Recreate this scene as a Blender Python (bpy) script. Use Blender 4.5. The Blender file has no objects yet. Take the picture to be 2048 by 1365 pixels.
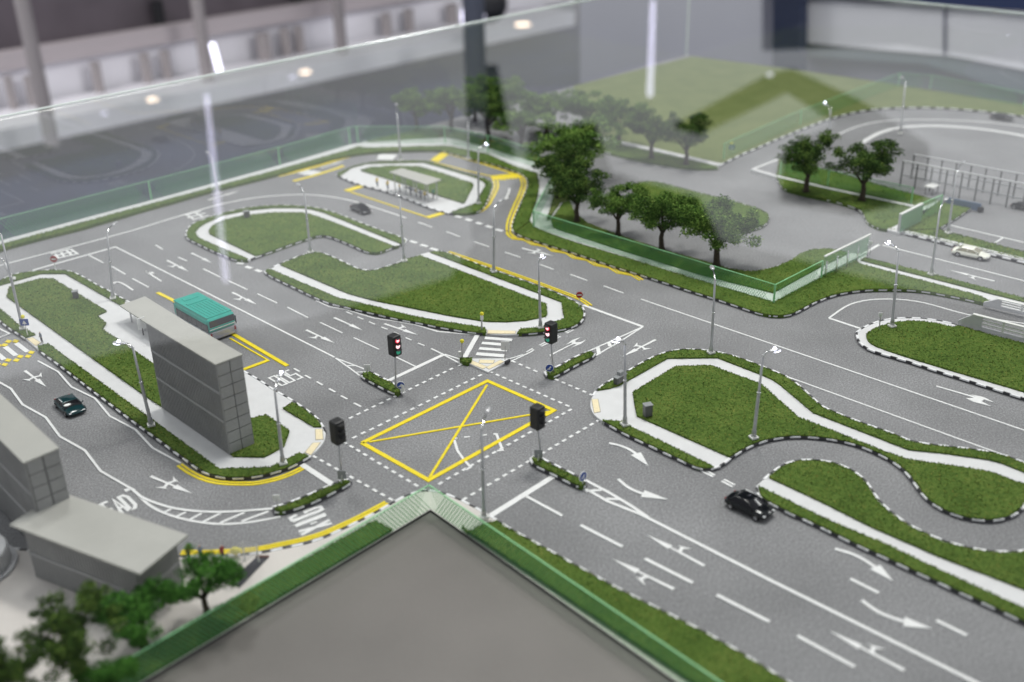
import bpy, bmesh, math, random
import numpy as np
from mathutils import Vector, Matrix
from mathutils.geometry import tessellate_polygon
random.seed(7); rng = np.random.default_rng(7)
S = bpy.context.scene
C = S.collection
# ------------------------------------------------------------------ camera
H = 34.0
PITCH, ROLL, YAW = math.radians(26.1976), math.radians(-1.3999), math.radians(44.8476)
FPX = 2172.0
cp, sp = math.cos(PITCH), math.sin(PITCH)
fwd = Vector((0, cp, -sp)); r0 = Vector((1, 0, 0)); u0 = Vector((0, sp, cp))
rt = math.cos(ROLL) * r0 + math.sin(ROLL) * u0
up = -math.sin(ROLL) * r0 + math.cos(ROLL) * u0
AX = Vector((-math.cos(YAW), math.sin(YAW), 0))      # along the long road, away to the left
BX = Vector((math.sin(YAW), math.cos(YAW), 0))       # along the cross road, away to the right
cam_d = bpy.data.cameras.new('camera'); cam = bpy.data.objects.new('camera', cam_d); C.objects.link(cam)
M3 = Matrix((rt, up, -fwd)).transposed()
cam.matrix_world = Matrix.Translation((0, 0, H)) @ M3.to_4x4()
cam_d.sensor_width = 36; cam_d.lens = 36 * FPX / 2048; cam_d.clip_start = 1; cam_d.clip_end = 6000
cam_d.dof.use_dof = True; cam_d.dof.focus_distance = 73; cam_d.dof.aperture_fstop = 0.06; cam_d.dof.aperture_blades = 0
S.camera = cam
S.view_settings.view_transform = 'Standard'; S.view_settings.look = 'None'
S.view_settings.exposure = 0.13; S.view_settings.gamma = 1
# ------------------------------------------------------------------ room light
W = bpy.data.worlds.new('World'); S.world = W; W.use_nodes = True
W.node_tree.nodes['Background'].inputs[0].default_value = (0.93, 0.95, 1.0, 1)
W.node_tree.nodes['Background'].inputs[1].default_value = 0.54
def area(name, loc, target, size, power, col=(1, 1, 1)):
    l = bpy.data.lights.new(name, 'AREA'); l.shape = 'DISK'; l.size = size; l.energy = power; l.color = col
    o = bpy.data.objects.new(name, l); C.objects.link(o); o.location = loc
    o.rotation_euler = (Vector(target) - Vector(loc)).to_track_quat('-Z', 'Y').to_euler()
    return o
area('ceiling_spotlight', (14, 99, 117), (6, 78, 0), 18, 79000, (1, 0.955, 0.92))
area('ceiling_spotlight', (62, 125, 170), (40, 95, 0), 30, 96000, (1, 0.985, 0.97))
area('ceiling_spotlight', (-50, 130, 170), (-30, 95, 0), 30, 92000, (1, 0.985, 0.97))
area('hall_fill', (-260, 260, 190), (-150, 420, -40), 160, 520000, (1, .99, 1))  # added fill that brightens the white stand and the left wall
area('hall_fill', (260, 150, 190), (300, 330, -30), 120, 900000, (1, .99, 1))  # added fill that lifts the back wall on the right
area('hall_fill', (62, 238, 75), (112, 285, -18), 40, 62000, (1, .99, 1))  # added fill close to the pale panel, facing away from the model

# ------------------------------------------------------------------ picture point -> point in the place (plane z)
def ray(x, y):
    return (x - 1024) * rt - (y - 682.5) * up + FPX * fwd
def at(x, y, z=0.0):
    d = ray(x, y); t = (H - z) / (-d.z)
    return Vector((d.x * t, d.y * t, z))
def lift(base, px):
    """height above which picture point px stands over ground point base"""
    d = ray(*px); k = Vector((d.x, d.y)) / (-d.z)
    s = (base.x * k.x + base.y * k.y) / k.length_squared
    return at(px[0], px[1], H - s)
CR = dict(z0=(0, 400, 4.096), z4=(400, 400, 4.096), z8=(800, 400, 4.096), z12=(1200, 400, 4.096), z15=(1548, 400, 4.096),
          y0=(0, 700, 4.096), y4=(400, 700, 4.096), y8=(800, 700, 4.096), y12=(1200, 700, 4.096), y15=(1548, 700, 4.096),
          w0=(0, 1000, 3.7236), w5=(500, 1000, 3.7236), w10=(1000, 1000, 3.7236), w15=(1498, 1000, 3.7236),
          v0=(0, 0, 2.9257), v6=(600, 0, 2.9257), v13=(1348, 0, 2.9257), bs=(560, 270, 4.876), rr=(1560, 180, 4.197),
          cr=(880, 600, 8.53), tl=(740, 640, 8.53), tm=(1040, 620, 8.53), tz=(1000, 780, 8.53), nn=(1160, 700, 8.53),
          lz=(0, 600, 8.53), hd=(180, 960, 8.53), xg=(540, 980, 11.38), ks=(340, 1050, 6.827), p=(0, 0, 1.0))
def Q(k, *pts):
    a, b, s = CR[k]
    return [(a + x / s, b + y / s) for x, y in pts]
def G(pts, z=0.0): return [at(x, y, z) for x, y in pts]
def soft(pts, n=1):
    for _ in range(n):
        out = [pts[0]]
        for a, b in zip(pts[:-1], pts[1:]):
            out += [(a[0] * .75 + b[0] * .25, a[1] * .75 + b[1] * .25), (a[0] * .25 + b[0] * .75, a[1] * .25 + b[1] * .75)]
        pts = out + [pts[-1]]
    return pts
# ------------------------------------------------------------------ materials
def mat(name, col, rough=.6, metal=0, spec=.5, noise=None, bump=0, bscale=8, emit=None, coat=0, alpha=1):
    m = bpy.data.materials.new(name); m.use_nodes = True; nt = m.node_tree; b = nt.nodes['Principled BSDF']
    b.inputs['Roughness'].default_value = rough; b.inputs['Metallic'].default_value = metal
    b.inputs['Specular IOR Level'].default_value = spec; b.inputs['Coat Weight'].default_value = coat
    b.inputs['Coat Roughness'].default_value = .03
    b.inputs['Base Color'].default_value = (*col, 1)
    tc = nt.nodes.new('ShaderNodeNewGeometry')
    if noise:                                    # (scale, amount[, scale2, amount2])
        prev = None
        for i in range(0, len(noise), 2):
            n = nt.nodes.new('ShaderNodeTexNoise'); n.inputs['Scale'].default_value = noise[i]; n.inputs['Detail'].default_value = 3
            nt.links.new(tc.outputs['Position'], n.inputs['Vector'])
            r = nt.nodes.new('ShaderNodeMapRange'); r.inputs[1].default_value = .3; r.inputs[2].default_value = .7
            r.inputs[3].default_value = 1 - noise[i + 1]; r.inputs[4].default_value = 1 + noise[i + 1]
            nt.links.new(n.outputs['Fac'], r.inputs[0])
            if prev:
                mu = nt.nodes.new('ShaderNodeMath'); mu.operation = 'MULTIPLY'
                nt.links.new(prev, mu.inputs[0]); nt.links.new(r.outputs[0], mu.inputs[1]); prev = mu.outputs[0]
            else: prev = r.outputs[0]
        vm = nt.nodes.new('ShaderNodeVectorMath'); vm.operation = 'SCALE'; vm.inputs[0].default_value = col
        nt.links.new(prev, vm.inputs['Scale']); nt.links.new(vm.outputs[0], b.inputs['Base Color'])
    if bump:
        n = nt.nodes.new('ShaderNodeTexNoise'); n.inputs['Scale'].default_value = bscale; n.inputs['Detail'].default_value = 4
        nt.links.new(tc.outputs['Position'], n.inputs['Vector'])
        bp = nt.nodes.new('ShaderNodeBump'); bp.inputs['Strength'].default_value = bump; bp.inputs['Distance'].default_value = .1
        nt.links.new(n.outputs['Fac'], bp.inputs['Height']); nt.links.new(bp.outputs[0], b.inputs['Normal'])
    if emit:
        b.inputs['Emission Color'].default_value = (*emit[0], 1); b.inputs['Emission Strength'].default_value = emit[1]
    b.inputs['Alpha'].default_value = alpha
    return m
def asphalt_mat():
    m = bpy.data.materials.new('asphalt'); m.use_nodes = True; nt = m.node_tree; b = nt.nodes['Principled BSDF']
    g = nt.nodes.new('ShaderNodeNewGeometry')
    n1 = nt.nodes.new('ShaderNodeTexNoise'); n1.inputs['Scale'].default_value = 9; n1.inputs['Detail'].default_value = 3; n1.inputs['Roughness'].default_value = .8
    n2 = nt.nodes.new('ShaderNodeTexNoise'); n2.inputs['Scale'].default_value = .12; n2.inputs['Detail'].default_value = 4
    v = nt.nodes.new('ShaderNodeTexVoronoi'); v.inputs['Scale'].default_value = 5.5
    for n in (n1, n2, v): nt.links.new(g.outputs['Position'], n.inputs['Vector'])
    r = nt.nodes.new('ShaderNodeValToRGB'); e = r.color_ramp.elements
    e[0].position = .3; e[0].color = (.12, .12, .124, 1); e[1].position = .7; e[1].color = (.4, .4, .41, 1)
    k = r.color_ramp.elements.new(.5); k.color = (.22, .22, .228, 1)
    nt.links.new(n1.outputs['Fac'], r.inputs[0])
    r2 = nt.nodes.new('ShaderNodeMapRange'); r2.inputs[1].default_value = .3; r2.inputs[2].default_value = .7; r2.inputs[3].default_value = .8; r2.inputs[4].default_value = 1.14
    nt.links.new(n2.outputs['Fac'], r2.inputs[0])
    sp_ = nt.nodes.new('ShaderNodeMapRange'); sp_.inputs[1].default_value = .08; sp_.inputs[2].default_value = .16; sp_.inputs[3].default_value = 1.5; sp_.inputs[4].default_value = 1.0
    nt.links.new(v.outputs['Distance'], sp_.inputs[0])
    mu = nt.nodes.new('ShaderNodeMath'); mu.operation = 'MULTIPLY'; nt.links.new(r2.outputs[0], mu.inputs[0]); nt.links.new(sp_.outputs[0], mu.inputs[1])
    vm = nt.nodes.new('ShaderNodeVectorMath'); vm.operation = 'SCALE'; nt.links.new(r.outputs[0], vm.inputs[0]); nt.links.new(mu.outputs[0], vm.inputs['Scale'])
    nt.links.new(vm.outputs[0], b.inputs['Base Color']); b.inputs['Roughness'].default_value = .8
    bp = nt.nodes.new('ShaderNodeBump'); bp.inputs['Strength'].default_value = .35; bp.inputs['Distance'].default_value = .05
    nt.links.new(n1.outputs['Fac'], bp.inputs['Height']); nt.links.new(bp.outputs[0], b.inputs['Normal'])
    return m
def grass_mat(name, lo, mid, hi, flake=False):
    m = bpy.data.materials.new(name); m.use_nodes = True; nt = m.node_tree; b = nt.nodes['Principled BSDF']
    r = nt.nodes.new('ShaderNodeValToRGB'); e = r.color_ramp.elements
    e[0].position = .25; e[0].color = (*lo, 1); e[1].position = .8; e[1].color = (*hi, 1)
    k = e.new(.52); k.color = (*mid, 1)
    if flake:
        a = nt.nodes.new('ShaderNodeAttribute'); a.attribute_name = 'shade'; nt.links.new(a.outputs['Fac'], r.inputs[0])
    else:
        g = nt.nodes.new('ShaderNodeNewGeometry'); n = nt.nodes.new('ShaderNodeTexNoise')
        n.inputs['Scale'].default_value = 6; n.inputs['Detail'].default_value = 4; n.inputs['Roughness'].default_value = .8
        nt.links.new(g.outputs['Position'], n.inputs['Vector'])
        n2 = nt.nodes.new('ShaderNodeTexNoise'); n2.inputs['Scale'].default_value = .35; n2.inputs['Detail'].default_value = 3
        nt.links.new(g.outputs['Position'], n2.inputs['Vector'])
        ma = nt.nodes.new('ShaderNodeMath'); ma.operation = 'MULTIPLY_ADD'; ma.inputs[1].default_value = .45; ma.inputs[2].default_value = -.22
        nt.links.new(n2.outputs['Fac'], ma.inputs[0])
        ad = nt.nodes.new('ShaderNodeMath'); nt.links.new(n.outputs['Fac'], ad.inputs[0]); nt.links.new(ma.outputs[0], ad.inputs[1])
        nt.links.new(ad.outputs[0], r.inputs[0])
        bp = nt.nodes.new('ShaderNodeBump'); bp.inputs['Strength'].default_value = .9; bp.inputs['Distance'].default_value = .12
        nt.links.new(n.outputs['Fac'], bp.inputs['Height']); nt.links.new(bp.outputs[0], b.inputs['Normal'])
    nt.links.new(r.outputs[0], b.inputs['Base Color']); b.inputs['Roughness'].default_value = .9; b.inputs['Specular IOR Level'].default_value = .15
    return m
def pane_mat(name, tint, f0=.04, body=0.0, bodycol=(1, 1, 1), rough=.0):
    """thin glass: what passes is tinted, the rest mirrors by Fresnel's law (Schlick), both faces of one sheet"""
    m = bpy.data.materials.new(name); m.use_nodes = True; nt = m.node_tree
    for n in list(nt.nodes):
        if n.type != 'OUTPUT_MATERIAL': nt.nodes.remove(n)
    out = nt.nodes['Material Output']
    g = nt.nodes.new('ShaderNodeNewGeometry')
    dt = nt.nodes.new('ShaderNodeVectorMath'); dt.operation = 'DOT_PRODUCT'
    nt.links.new(g.outputs['Normal'], dt.inputs[0]); nt.links.new(g.outputs['Incoming'], dt.inputs[1])
    ab = nt.nodes.new('ShaderNodeMath'); ab.operation = 'ABSOLUTE'; nt.links.new(dt.outputs['Value'], ab.inputs[0])
    on = nt.nodes.new('ShaderNodeMath'); on.operation = 'SUBTRACT'; on.inputs[0].default_value = 1; nt.links.new(ab.outputs[0], on.inputs[1])
    pw = nt.nodes.new('ShaderNodeMath'); pw.operation = 'POWER'; pw.inputs[1].default_value = 5; nt.links.new(on.outputs[0], pw.inputs[0])
    fr = nt.nodes.new('ShaderNodeMath'); fr.operation = 'MULTIPLY_ADD'; fr.inputs[1].default_value = .86 - 2 * f0; fr.inputs[2].default_value = 2 * f0
    nt.links.new(pw.outputs[0], fr.inputs[0])
    tr = nt.nodes.new('ShaderNodeBsdfTransparent'); tr.inputs[0].default_value = (*tint, 1)
    gl = nt.nodes.new('ShaderNodeBsdfGlossy'); gl.inputs['Roughness'].default_value = rough
    src = tr.outputs[0]
    if body:
        df = nt.nodes.new('ShaderNodeBsdfDiffuse'); df.inputs[0].default_value = (*bodycol, 1)
        m1 = nt.nodes.new('ShaderNodeMixShader'); m1.inputs[0].default_value = body
        nt.links.new(tr.outputs[0], m1.inputs[1]); nt.links.new(df.outputs[0], m1.inputs[2]); src = m1.outputs[0]
    mx = nt.nodes.new('ShaderNodeMixShader'); nt.links.new(fr.outputs[0], mx.inputs[0])
    nt.links.new(src, mx.inputs[1]); nt.links.new(gl.outputs[0], mx.inputs[2]); nt.links.new(mx.outputs[0], out.inputs[0])
    return m
M = dict(
    asphalt=asphalt_mat(),
    turf=grass_mat('turf', (.04, .075, .013), (.1, .17, .03), (.21, .235, .06)),
    flock=grass_mat('flock', (.04, .08, .013), (.11, .185, .032), (.24, .25, .06), True),
    field=grass_mat('field_turf', (.1, .135, .042), (.155, .19, .065), (.21, .235, .1)),
    leaf=grass_mat('leaf', (.03, .075, .012), (.1, .2, .032), (.27, .4, .09), True),
    leaf2=grass_mat('leaf_bright', (.025, .08, .012), (.06, .19, .025), (.14, .34, .06), True),
    path=mat('footpath', (.68, .68, .69), .55, noise=(1.2, .03, 14, .03)),
    warm=mat('plaza', (.64, .6, .57), .6, noise=(.4, .04, 10, .03)),
    white=mat('road_white', (.8, .8, .8), .5, noise=(5, .05)),
    yellow=mat('road_yellow', (.86, .68, .015), .5, noise=(4, .08)),
    black=mat('kerb_black', (.045, .045, .05), .5),
    wkerb=mat('kerb_white', (.84, .84, .86), .5, noise=(6, .06)),
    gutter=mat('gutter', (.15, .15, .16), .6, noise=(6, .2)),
    beige=mat('tactile_paving', (.83, .72, .48), .6, noise=(9, .08)),
    groove=mat('groove', (.35, .32, .28), .8),
    steel=mat('lamp_steel', (.5, .5, .52), .38, .6, noise=(3, .1)),
    chrome=mat('bright_metal', (.75, .75, .76), .16, 1),
    trunk=mat('bark', (.07, .05, .035), .9, noise=(6, .35), bump=.6, bscale=9),
    dark=mat('signal_black', (.014, .014, .016), .5, noise=(5, .2)),
    red=mat('signal_red_lit', (.8, .02, .04), .3, emit=((1, .03, .08), 1.1)),
    redcore=mat('signal_lamp_core', (1, .8, .8), .3, emit=((1, .62, .68), 1.3)),
    green=mat('signal_green', (.04, .3, .2), .25, emit=((.05, .6, .4), .25)),
    led=mat('lit_lamp', (.9, .9, 1), .3, emit=((.82, .82, 1), 9)),
    blue=mat('sign_blue', (.02, .07, .34), .35),
    signred=mat('sign_red', (.42, .03, .03), .4),
    plate=mat('white_plate', (.8, .8, .8), .4),
    greyplate=mat('sign_back', (.33, .34, .35), .45, .3),
    yball=mat('beacon_yellow', (.8, .72, .03), .35),
    wall=mat('building_grey', (.33, .33, .33), .6, noise=(.9, .08, 9, .06)),
    walld=mat('building_joint', (.12, .12, .123), .7),
    band=mat('building_band', (.38, .38, .385), .6),
    roof=mat('roof_grey', (.44, .435, .405), .6, noise=(.8, .03, 12, .03)),
    plot=mat('plot_grey', (.172, .158, .148), .5, noise=(.12, .1, 12, .05)),
    edge=mat('board_edge', (.03, .03, .032), .5),
    teal=mat('bus_teal', (.002, .36, .285), .3, spec=.35, noise=(2, .06), coat=.15),
    silver=mat('bus_silver', (.42, .42, .47), .3, .4),
    glassd=mat('dark_glass', (.01, .01, .013), .1, spec=.3),
    carblack=mat('car_black', (.005, .006, .008), .14, spec=.35, coat=.25),
    cargreen=mat('car_green', (.006, .036, .042), .16, spec=.35, coat=.3),
    carwhite=mat('car_white', (.9, .9, .8), .22, coat=.8),
    carclear=mat('car_window_pale', (.3, .28, .2), .1, coat=.6),
    tyre=mat('tyre', (.015, .015, .015), .7),
    rim=mat('rim', (.5, .5, .52), .25, .9),
    lampglass=mat('headlamp', (.7, .7, .72), .1, coat=1),
    tail=mat('tail_lamp', (.3, .02, .02), .2),
    fence=pane_mat('fence_acrylic', (.84, .96, .86), .025, .02, (.25, .7, .28)),
    fencefar=pane_mat('fence_acrylic_pale', (.88, .95, .89), .02, .02, (.4, .7, .45)),
    fenceline=mat('fence_green', (.13, .42, .17), .4),
    fencetop=mat('fence_top', (.3, .66, .34), .35),
    shelterglass=pane_mat('shelter_glass', (.86, .86, .86), .05, .22, (.6, .6, .6)),
    glass=pane_mat('case_glass', (.96, .975, .965), .055),
    glassedge=mat('glass_edge', (.62, .7, .66), .12, spec=.8),
    parapet=mat('parapet', (.56, .56, .58), .5, noise=(3, .05)),
    rail=mat('white_rail', (.78, .78, .76), .45),
    darkgrey=mat('cabinet_grey', (.11, .11, .11), .5),
    pit=mat('stair_shade', (.055, .055, .065), .8),
    brown=mat('brown_edge', (.12, .06, .05), .6),
    shirt=mat('shirt_grey', (.2, .24, .3), .8), trouser=mat('trousers_dark', (.03, .03, .04), .8), skin=mat('skin', (.45, .26, .17), .6),
    hair=mat('hair', (.03, .02, .015), .7), yshirt=mat('shirt_yellow', (.7, .5, .05), .8), rshirt=mat('shirt_red', (.3, .05, .06), .8), gshirt=mat('shirt_green', (.03, .25, .15), .8),
    floor=mat('slate_floor', (.028, .042, .095), .5, noise=(.03, .3, .3, .12)),
    panel=mat('white_panel', (.85, .84, .88), .5, noise=(.02, .12)),
    lilac=mat('grey_wall', (.25, .25, .315), .7, noise=(.02, .1)),
    rightpanel=mat('pale_wall', (.9, .89, .93), .6, noise=(.02, .08)),
    brownwall=mat('dark_wall', (.12, .1, .115), .7, noise=(.05, .2)),
    slim=mat('slim_column', (.07, .08, .11), .6), navy=mat('navy_fabric', (.008, .018, .06), .8), teald=mat('teal_grey', (.12, .16, .18), .8), trim=mat('pinkish_rail', (.5, .45, .46), .5),
    post=mat('post_grey', (.34, .31, .31), .5), warmlamp=mat('warm_downlight', (1, .8, .6), .3, emit=((1, .8, .6), 6)),
    tube=mat('tube_light', (1, 1, 1), .3, emit=((.8, .78, 1), 2.6)), maskdark=mat('haze_mask_dark', (.03, .03, .034), .9), doorb=mat('black_shape', (.012, .013, .016), .6),
)
M['leafdk'] = grass_mat('leaf_dark', (.02, .05, .01), (.06, .12, .02), (.17, .25, .05), True)
# ------------------------------------------------------------------ building blocks
def link(name, me, parent=None, loc=None, kind=None, label=None, cat=None, group=None):
    o = bpy.data.objects.new(name, me); C.objects.link(o)
    if parent is not None: o.parent = parent
    if loc is not None: o.location = loc
    if kind: o['kind'] = kind
    if label: o['label'] = label
    if cat: o['category'] = cat
    if group: o['group'] = group
    return o
def thing(name, label, cat, loc=(0, 0, 0), rz=0, group=None):
    o = link(name, None, None, loc, None, label, cat, group); o.rotation_euler = (0, 0, rz); o.empty_display_size = .3
    return o
class MB:
    def __init__(s): s.v = []; s.f = []; s.m = []
    def add(s, vs, fs, mi=0):
        n = len(s.v); s.v += [tuple(v) for v in vs]; s.f += [tuple(i + n for i in f) for f in fs]; s.m += [mi] * len(fs)
    def box(s, c, d, rz=0, mi=0, M4=None):
        x, y, z = d[0] / 2, d[1] / 2, d[2] / 2
        R = M4 if M4 is not None else Matrix.Rotation(rz, 3, 'Z')
        vs = [Vector(c) + R @ Vector((i * x, j * y, k * z)) for i, j, k in ((-1, -1, -1), (1, -1, -1), (1, 1, -1), (-1, 1, -1), (-1, -1, 1), (1, -1, 1), (1, 1, 1), (-1, 1, 1))]
        s.add(vs, [(3, 2, 1, 0), (4, 5, 6, 7), (0, 1, 5, 4), (1, 2, 6, 5), (2, 3, 7, 6), (3, 0, 4, 7)], mi)
    def tube(s, pts, rad, n=8, mi=0, cap=True):
        pts = [Vector(p) for p in pts]
        if not isinstance(rad, (list, tuple)): rad = [rad] * len(pts)
        rings = []
        for i, p in enumerate(pts):
            t = (pts[min(i + 1, len(pts) - 1)] - pts[max(i - 1, 0)]).normalized()
            a = t.cross(Vector((0, 0, 1))) if abs(t.z) < .95 else t.cross(Vector((1, 0, 0)))
            a.normalize(); b = t.cross(a)
            rings.append([p + rad[i] * (math.cos(2 * math.pi * k / n) * a + math.sin(2 * math.pi * k / n) * b) for k in range(n)])
        vs = [v for r in rings for v in r]; fs = []
        for i in range(len(pts) - 1):
            for k in range(n):
                fs.append((i * n + k, i * n + (k + 1) % n, (i + 1) * n + (k + 1) % n, (i + 1) * n + k))
        if cap: fs += [tuple(range(n))[::-1], tuple((len(pts) - 1) * n + k for k in range(n))]
        s.add(vs, fs, mi)
    def ball(s, c, r, n=10, mi=0):
        c = Vector(c); r = r if isinstance(r, (list, tuple)) else (r, r, r); vs = []; fs = []; m = n // 2
        for i in range(m + 1):
            th = math.pi * i / m
            for k in range(n):
                ph = 2 * math.pi * k / n
                vs.append(c + Vector((r[0] * math.sin(th) * math.cos(ph), r[1] * math.sin(th) * math.sin(ph), r[2] * math.cos(th))))
        for i in range(m):
            for k in range(n): fs.append((i * n + k, (i + 1) * n + k, (i + 1) * n + (k + 1) % n, i * n + (k + 1) % n))
        s.add(vs, fs, mi)
    def prism(s, pts, z0, z1, mi=0):
        pts = [Vector((p[0], p[1], 0)) for p in pts]
        a = sum(pts[i].x * pts[(i + 1) % len(pts)].y - pts[(i + 1) % len(pts)].x * pts[i].y for i in range(len(pts)))
        if a < 0: pts = pts[::-1]
        n = len(pts); vs = [(p.x, p.y, z1) for p in pts] + [(p.x, p.y, z0) for p in pts]
        fs = []
        for t in tessellate_polygon([pts]):
            q = [pts[i] for i in t]
            cr_ = (q[1] - q[0]).cross(q[2] - q[0]).z
            fs.append(tuple(t) if cr_ > 0 else tuple(t)[::-1])
        fs += [(i, i + n, (i + 1) % n + n, (i + 1) % n) for i in range(n)]
        s.add(vs, fs, mi)
    def ribbon(s, pts, w, z0, z1, mi=0, off=0):
        pts = [Vector((p[0], p[1])) for p in pts]; L = []; R = []
        for i, p in enumerate(pts):
            d1 = (p - pts[i - 1]).normalized() if i else (pts[1] - p).normalized()
            d2 = (pts[i + 1] - p).normalized() if i < len(pts) - 1 else d1
            t = (d1 + d2).normalized(); nn = Vector((-t.y, t.x)); k = 1 / max(.5, t.dot(d1))
            L.append(p + nn * (off + w / 2) * k); R.append(p + nn * (off - w / 2) * k)
        for i in range(len(pts) - 1):
            a, b, c, d = L[i], R[i], R[i + 1], L[i + 1]
            vs = [(a.x, a.y, z1), (b.x, b.y, z1), (c.x, c.y, z1), (d.x, d.y, z1), (a.x, a.y, z0), (b.x, b.y, z0), (c.x, c.y, z0), (d.x, d.y, z0)]
            fs = [(0, 1, 2, 3), (4, 5, 1, 0), (6, 7, 3, 2), (5, 6, 2, 1), (7, 4, 0, 3)]
            s.add(vs, fs, mi)
    def mesh(s, name, mats, smooth=False):
        me = bpy.data.meshes.new(name); me.from_pydata(s.v, [], s.f); me.update()
        if not isinstance(mats, (list, tuple)): mats = [mats]
        for m in mats: me.materials.append(m)
        if len(mats) > 1: me.polygons.foreach_set('material_index', s.m)
        if smooth: me.polygons.foreach_set('use_smooth', [True] * len(me.polygons))
        return me
    def build(s, name, mats, parent=None, smooth=False, **k):
        return link(name, s.mesh(name, mats, smooth), parent, **k)
def subd(o, n=2):
    m = o.modifiers.new('round', 'SUBSURF'); m.levels = n; m.render_levels = n
def bev(o, w=.02, n=2):
    m = o.modifiers.new('bevel', 'BEVEL'); m.width = w; m.segments = n; m.limit_method = 'ANGLE'
def copy_tree(o, parent=None):
    c = o.copy(); C.objects.link(c)
    if parent is not None: c.parent = parent
    for ch in list(o.children): copy_tree(ch, c)
    return c
# ================================================================== ground board
mb = MB()
def AB(a, b, z=0): return AX * (a * H) + BX * (b * H) + Vector((0, 0, z))
left = at(0, 482); A1 = left.dot(AX) + .5                       # far left edge of the board
corner = at(1385, 112); B1 = corner.dot(BX)
A1 = (A1 + corner.dot(AX)) / 2
board = [AX * A1 + BX * (-8), AX * A1 + BX * B1, AX * (-45) + BX * B1, AX * (-45) + BX * (-8)]
mb.prism(board, -1.2, 0)
road = mb.build('road', M['asphalt'], kind='structure', label='grey speckled asphalt of the model roads, the sheet everything on the board stands on')
NM = [0]
def on_road(mbx, name, m, label=None):
    NM[0] += 1; e = (NM[0] % 45) * .0006; mbx.v = [(v[0], v[1], v[2] + e) if v[2] > .02 else v for v in mbx.v]
    return mbx.build(name, m, road, label=label)

def inset(pts, d):
    n = len(pts); a = sum(pts[i][0] * pts[(i + 1) % n][1] - pts[(i + 1) % n][0] * pts[i][1] for i in range(n)); s = 1 if a > 0 else -1
    out = []
    for i in range(n):
        p0, p1, p2 = Vector(pts[i - 1][:2]), Vector(pts[i][:2]), Vector(pts[(i + 1) % n][:2])
        if (p1 - p0).length < 1e-4 or (p2 - p1).length < 1e-4: out.append(p1); continue
        d1 = (p1 - p0).normalized(); d2 = (p2 - p1).normalized()
        n1 = Vector((-d1.y, d1.x)) * s; n2 = Vector((-d2.y, d2.x)) * s
        nn = (n1 + n2)
        nn = nn.normalized() if nn.length > .1 else n1
        out.append(p1 + nn * d)
    return out
ub = MB(); ub.box((0, 0, 0), (1, 1, 1))
KW = ub.mesh('white_kerb_block', M['wkerb']); KB = ub.mesh('black_kerb_block', M['black'])
def resample(P, step):
    P = [Vector((p[0], p[1])) for p in P]; seg = [(b - a).length for a, b in zip(P[:-1], P[1:])]; L = sum(seg); n = max(1, round(L / step))
    out = []; acc = 0; j = 0; st = L / n
    for i in range(n + 1):
        t = i * st
        while j < len(seg) - 1 and acc + seg[j] < t: acc += seg[j]; j += 1
        out.append(P[j].lerp(P[j + 1], min(1, (t - acc) / max(seg[j], 1e-6))))
    return out
def kerb(parent, px, start=0, step=.53, gut=True, z=.2):
    P = resample(G(soft(px), z), step)
    g = MB(); g.ribbon(P, .07, .001, z - .03); g.build('kerb_side', M['black'], parent)
    for i, (a, b) in enumerate(zip(P[:-1], P[1:])):
        w = (i + start) % 2 == 0
        o = link('kerb_block', KW if w else KB, parent)
        m = (a + b) / 2; d = b - a
        hh = .1 if w else z - .02; o.location = (m.x, m.y, z - hh / 2 + .004); o.rotation_euler = (0, 0, math.atan2(d.y, d.x)); o.scale = (d.length * (1.2 if w else 1.0), .15 if w else .095, hh)
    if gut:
        g = MB(); g.ribbon(P, .3, .001, .012); g.build('gutter_strip', M['gutter'], parent)
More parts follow.
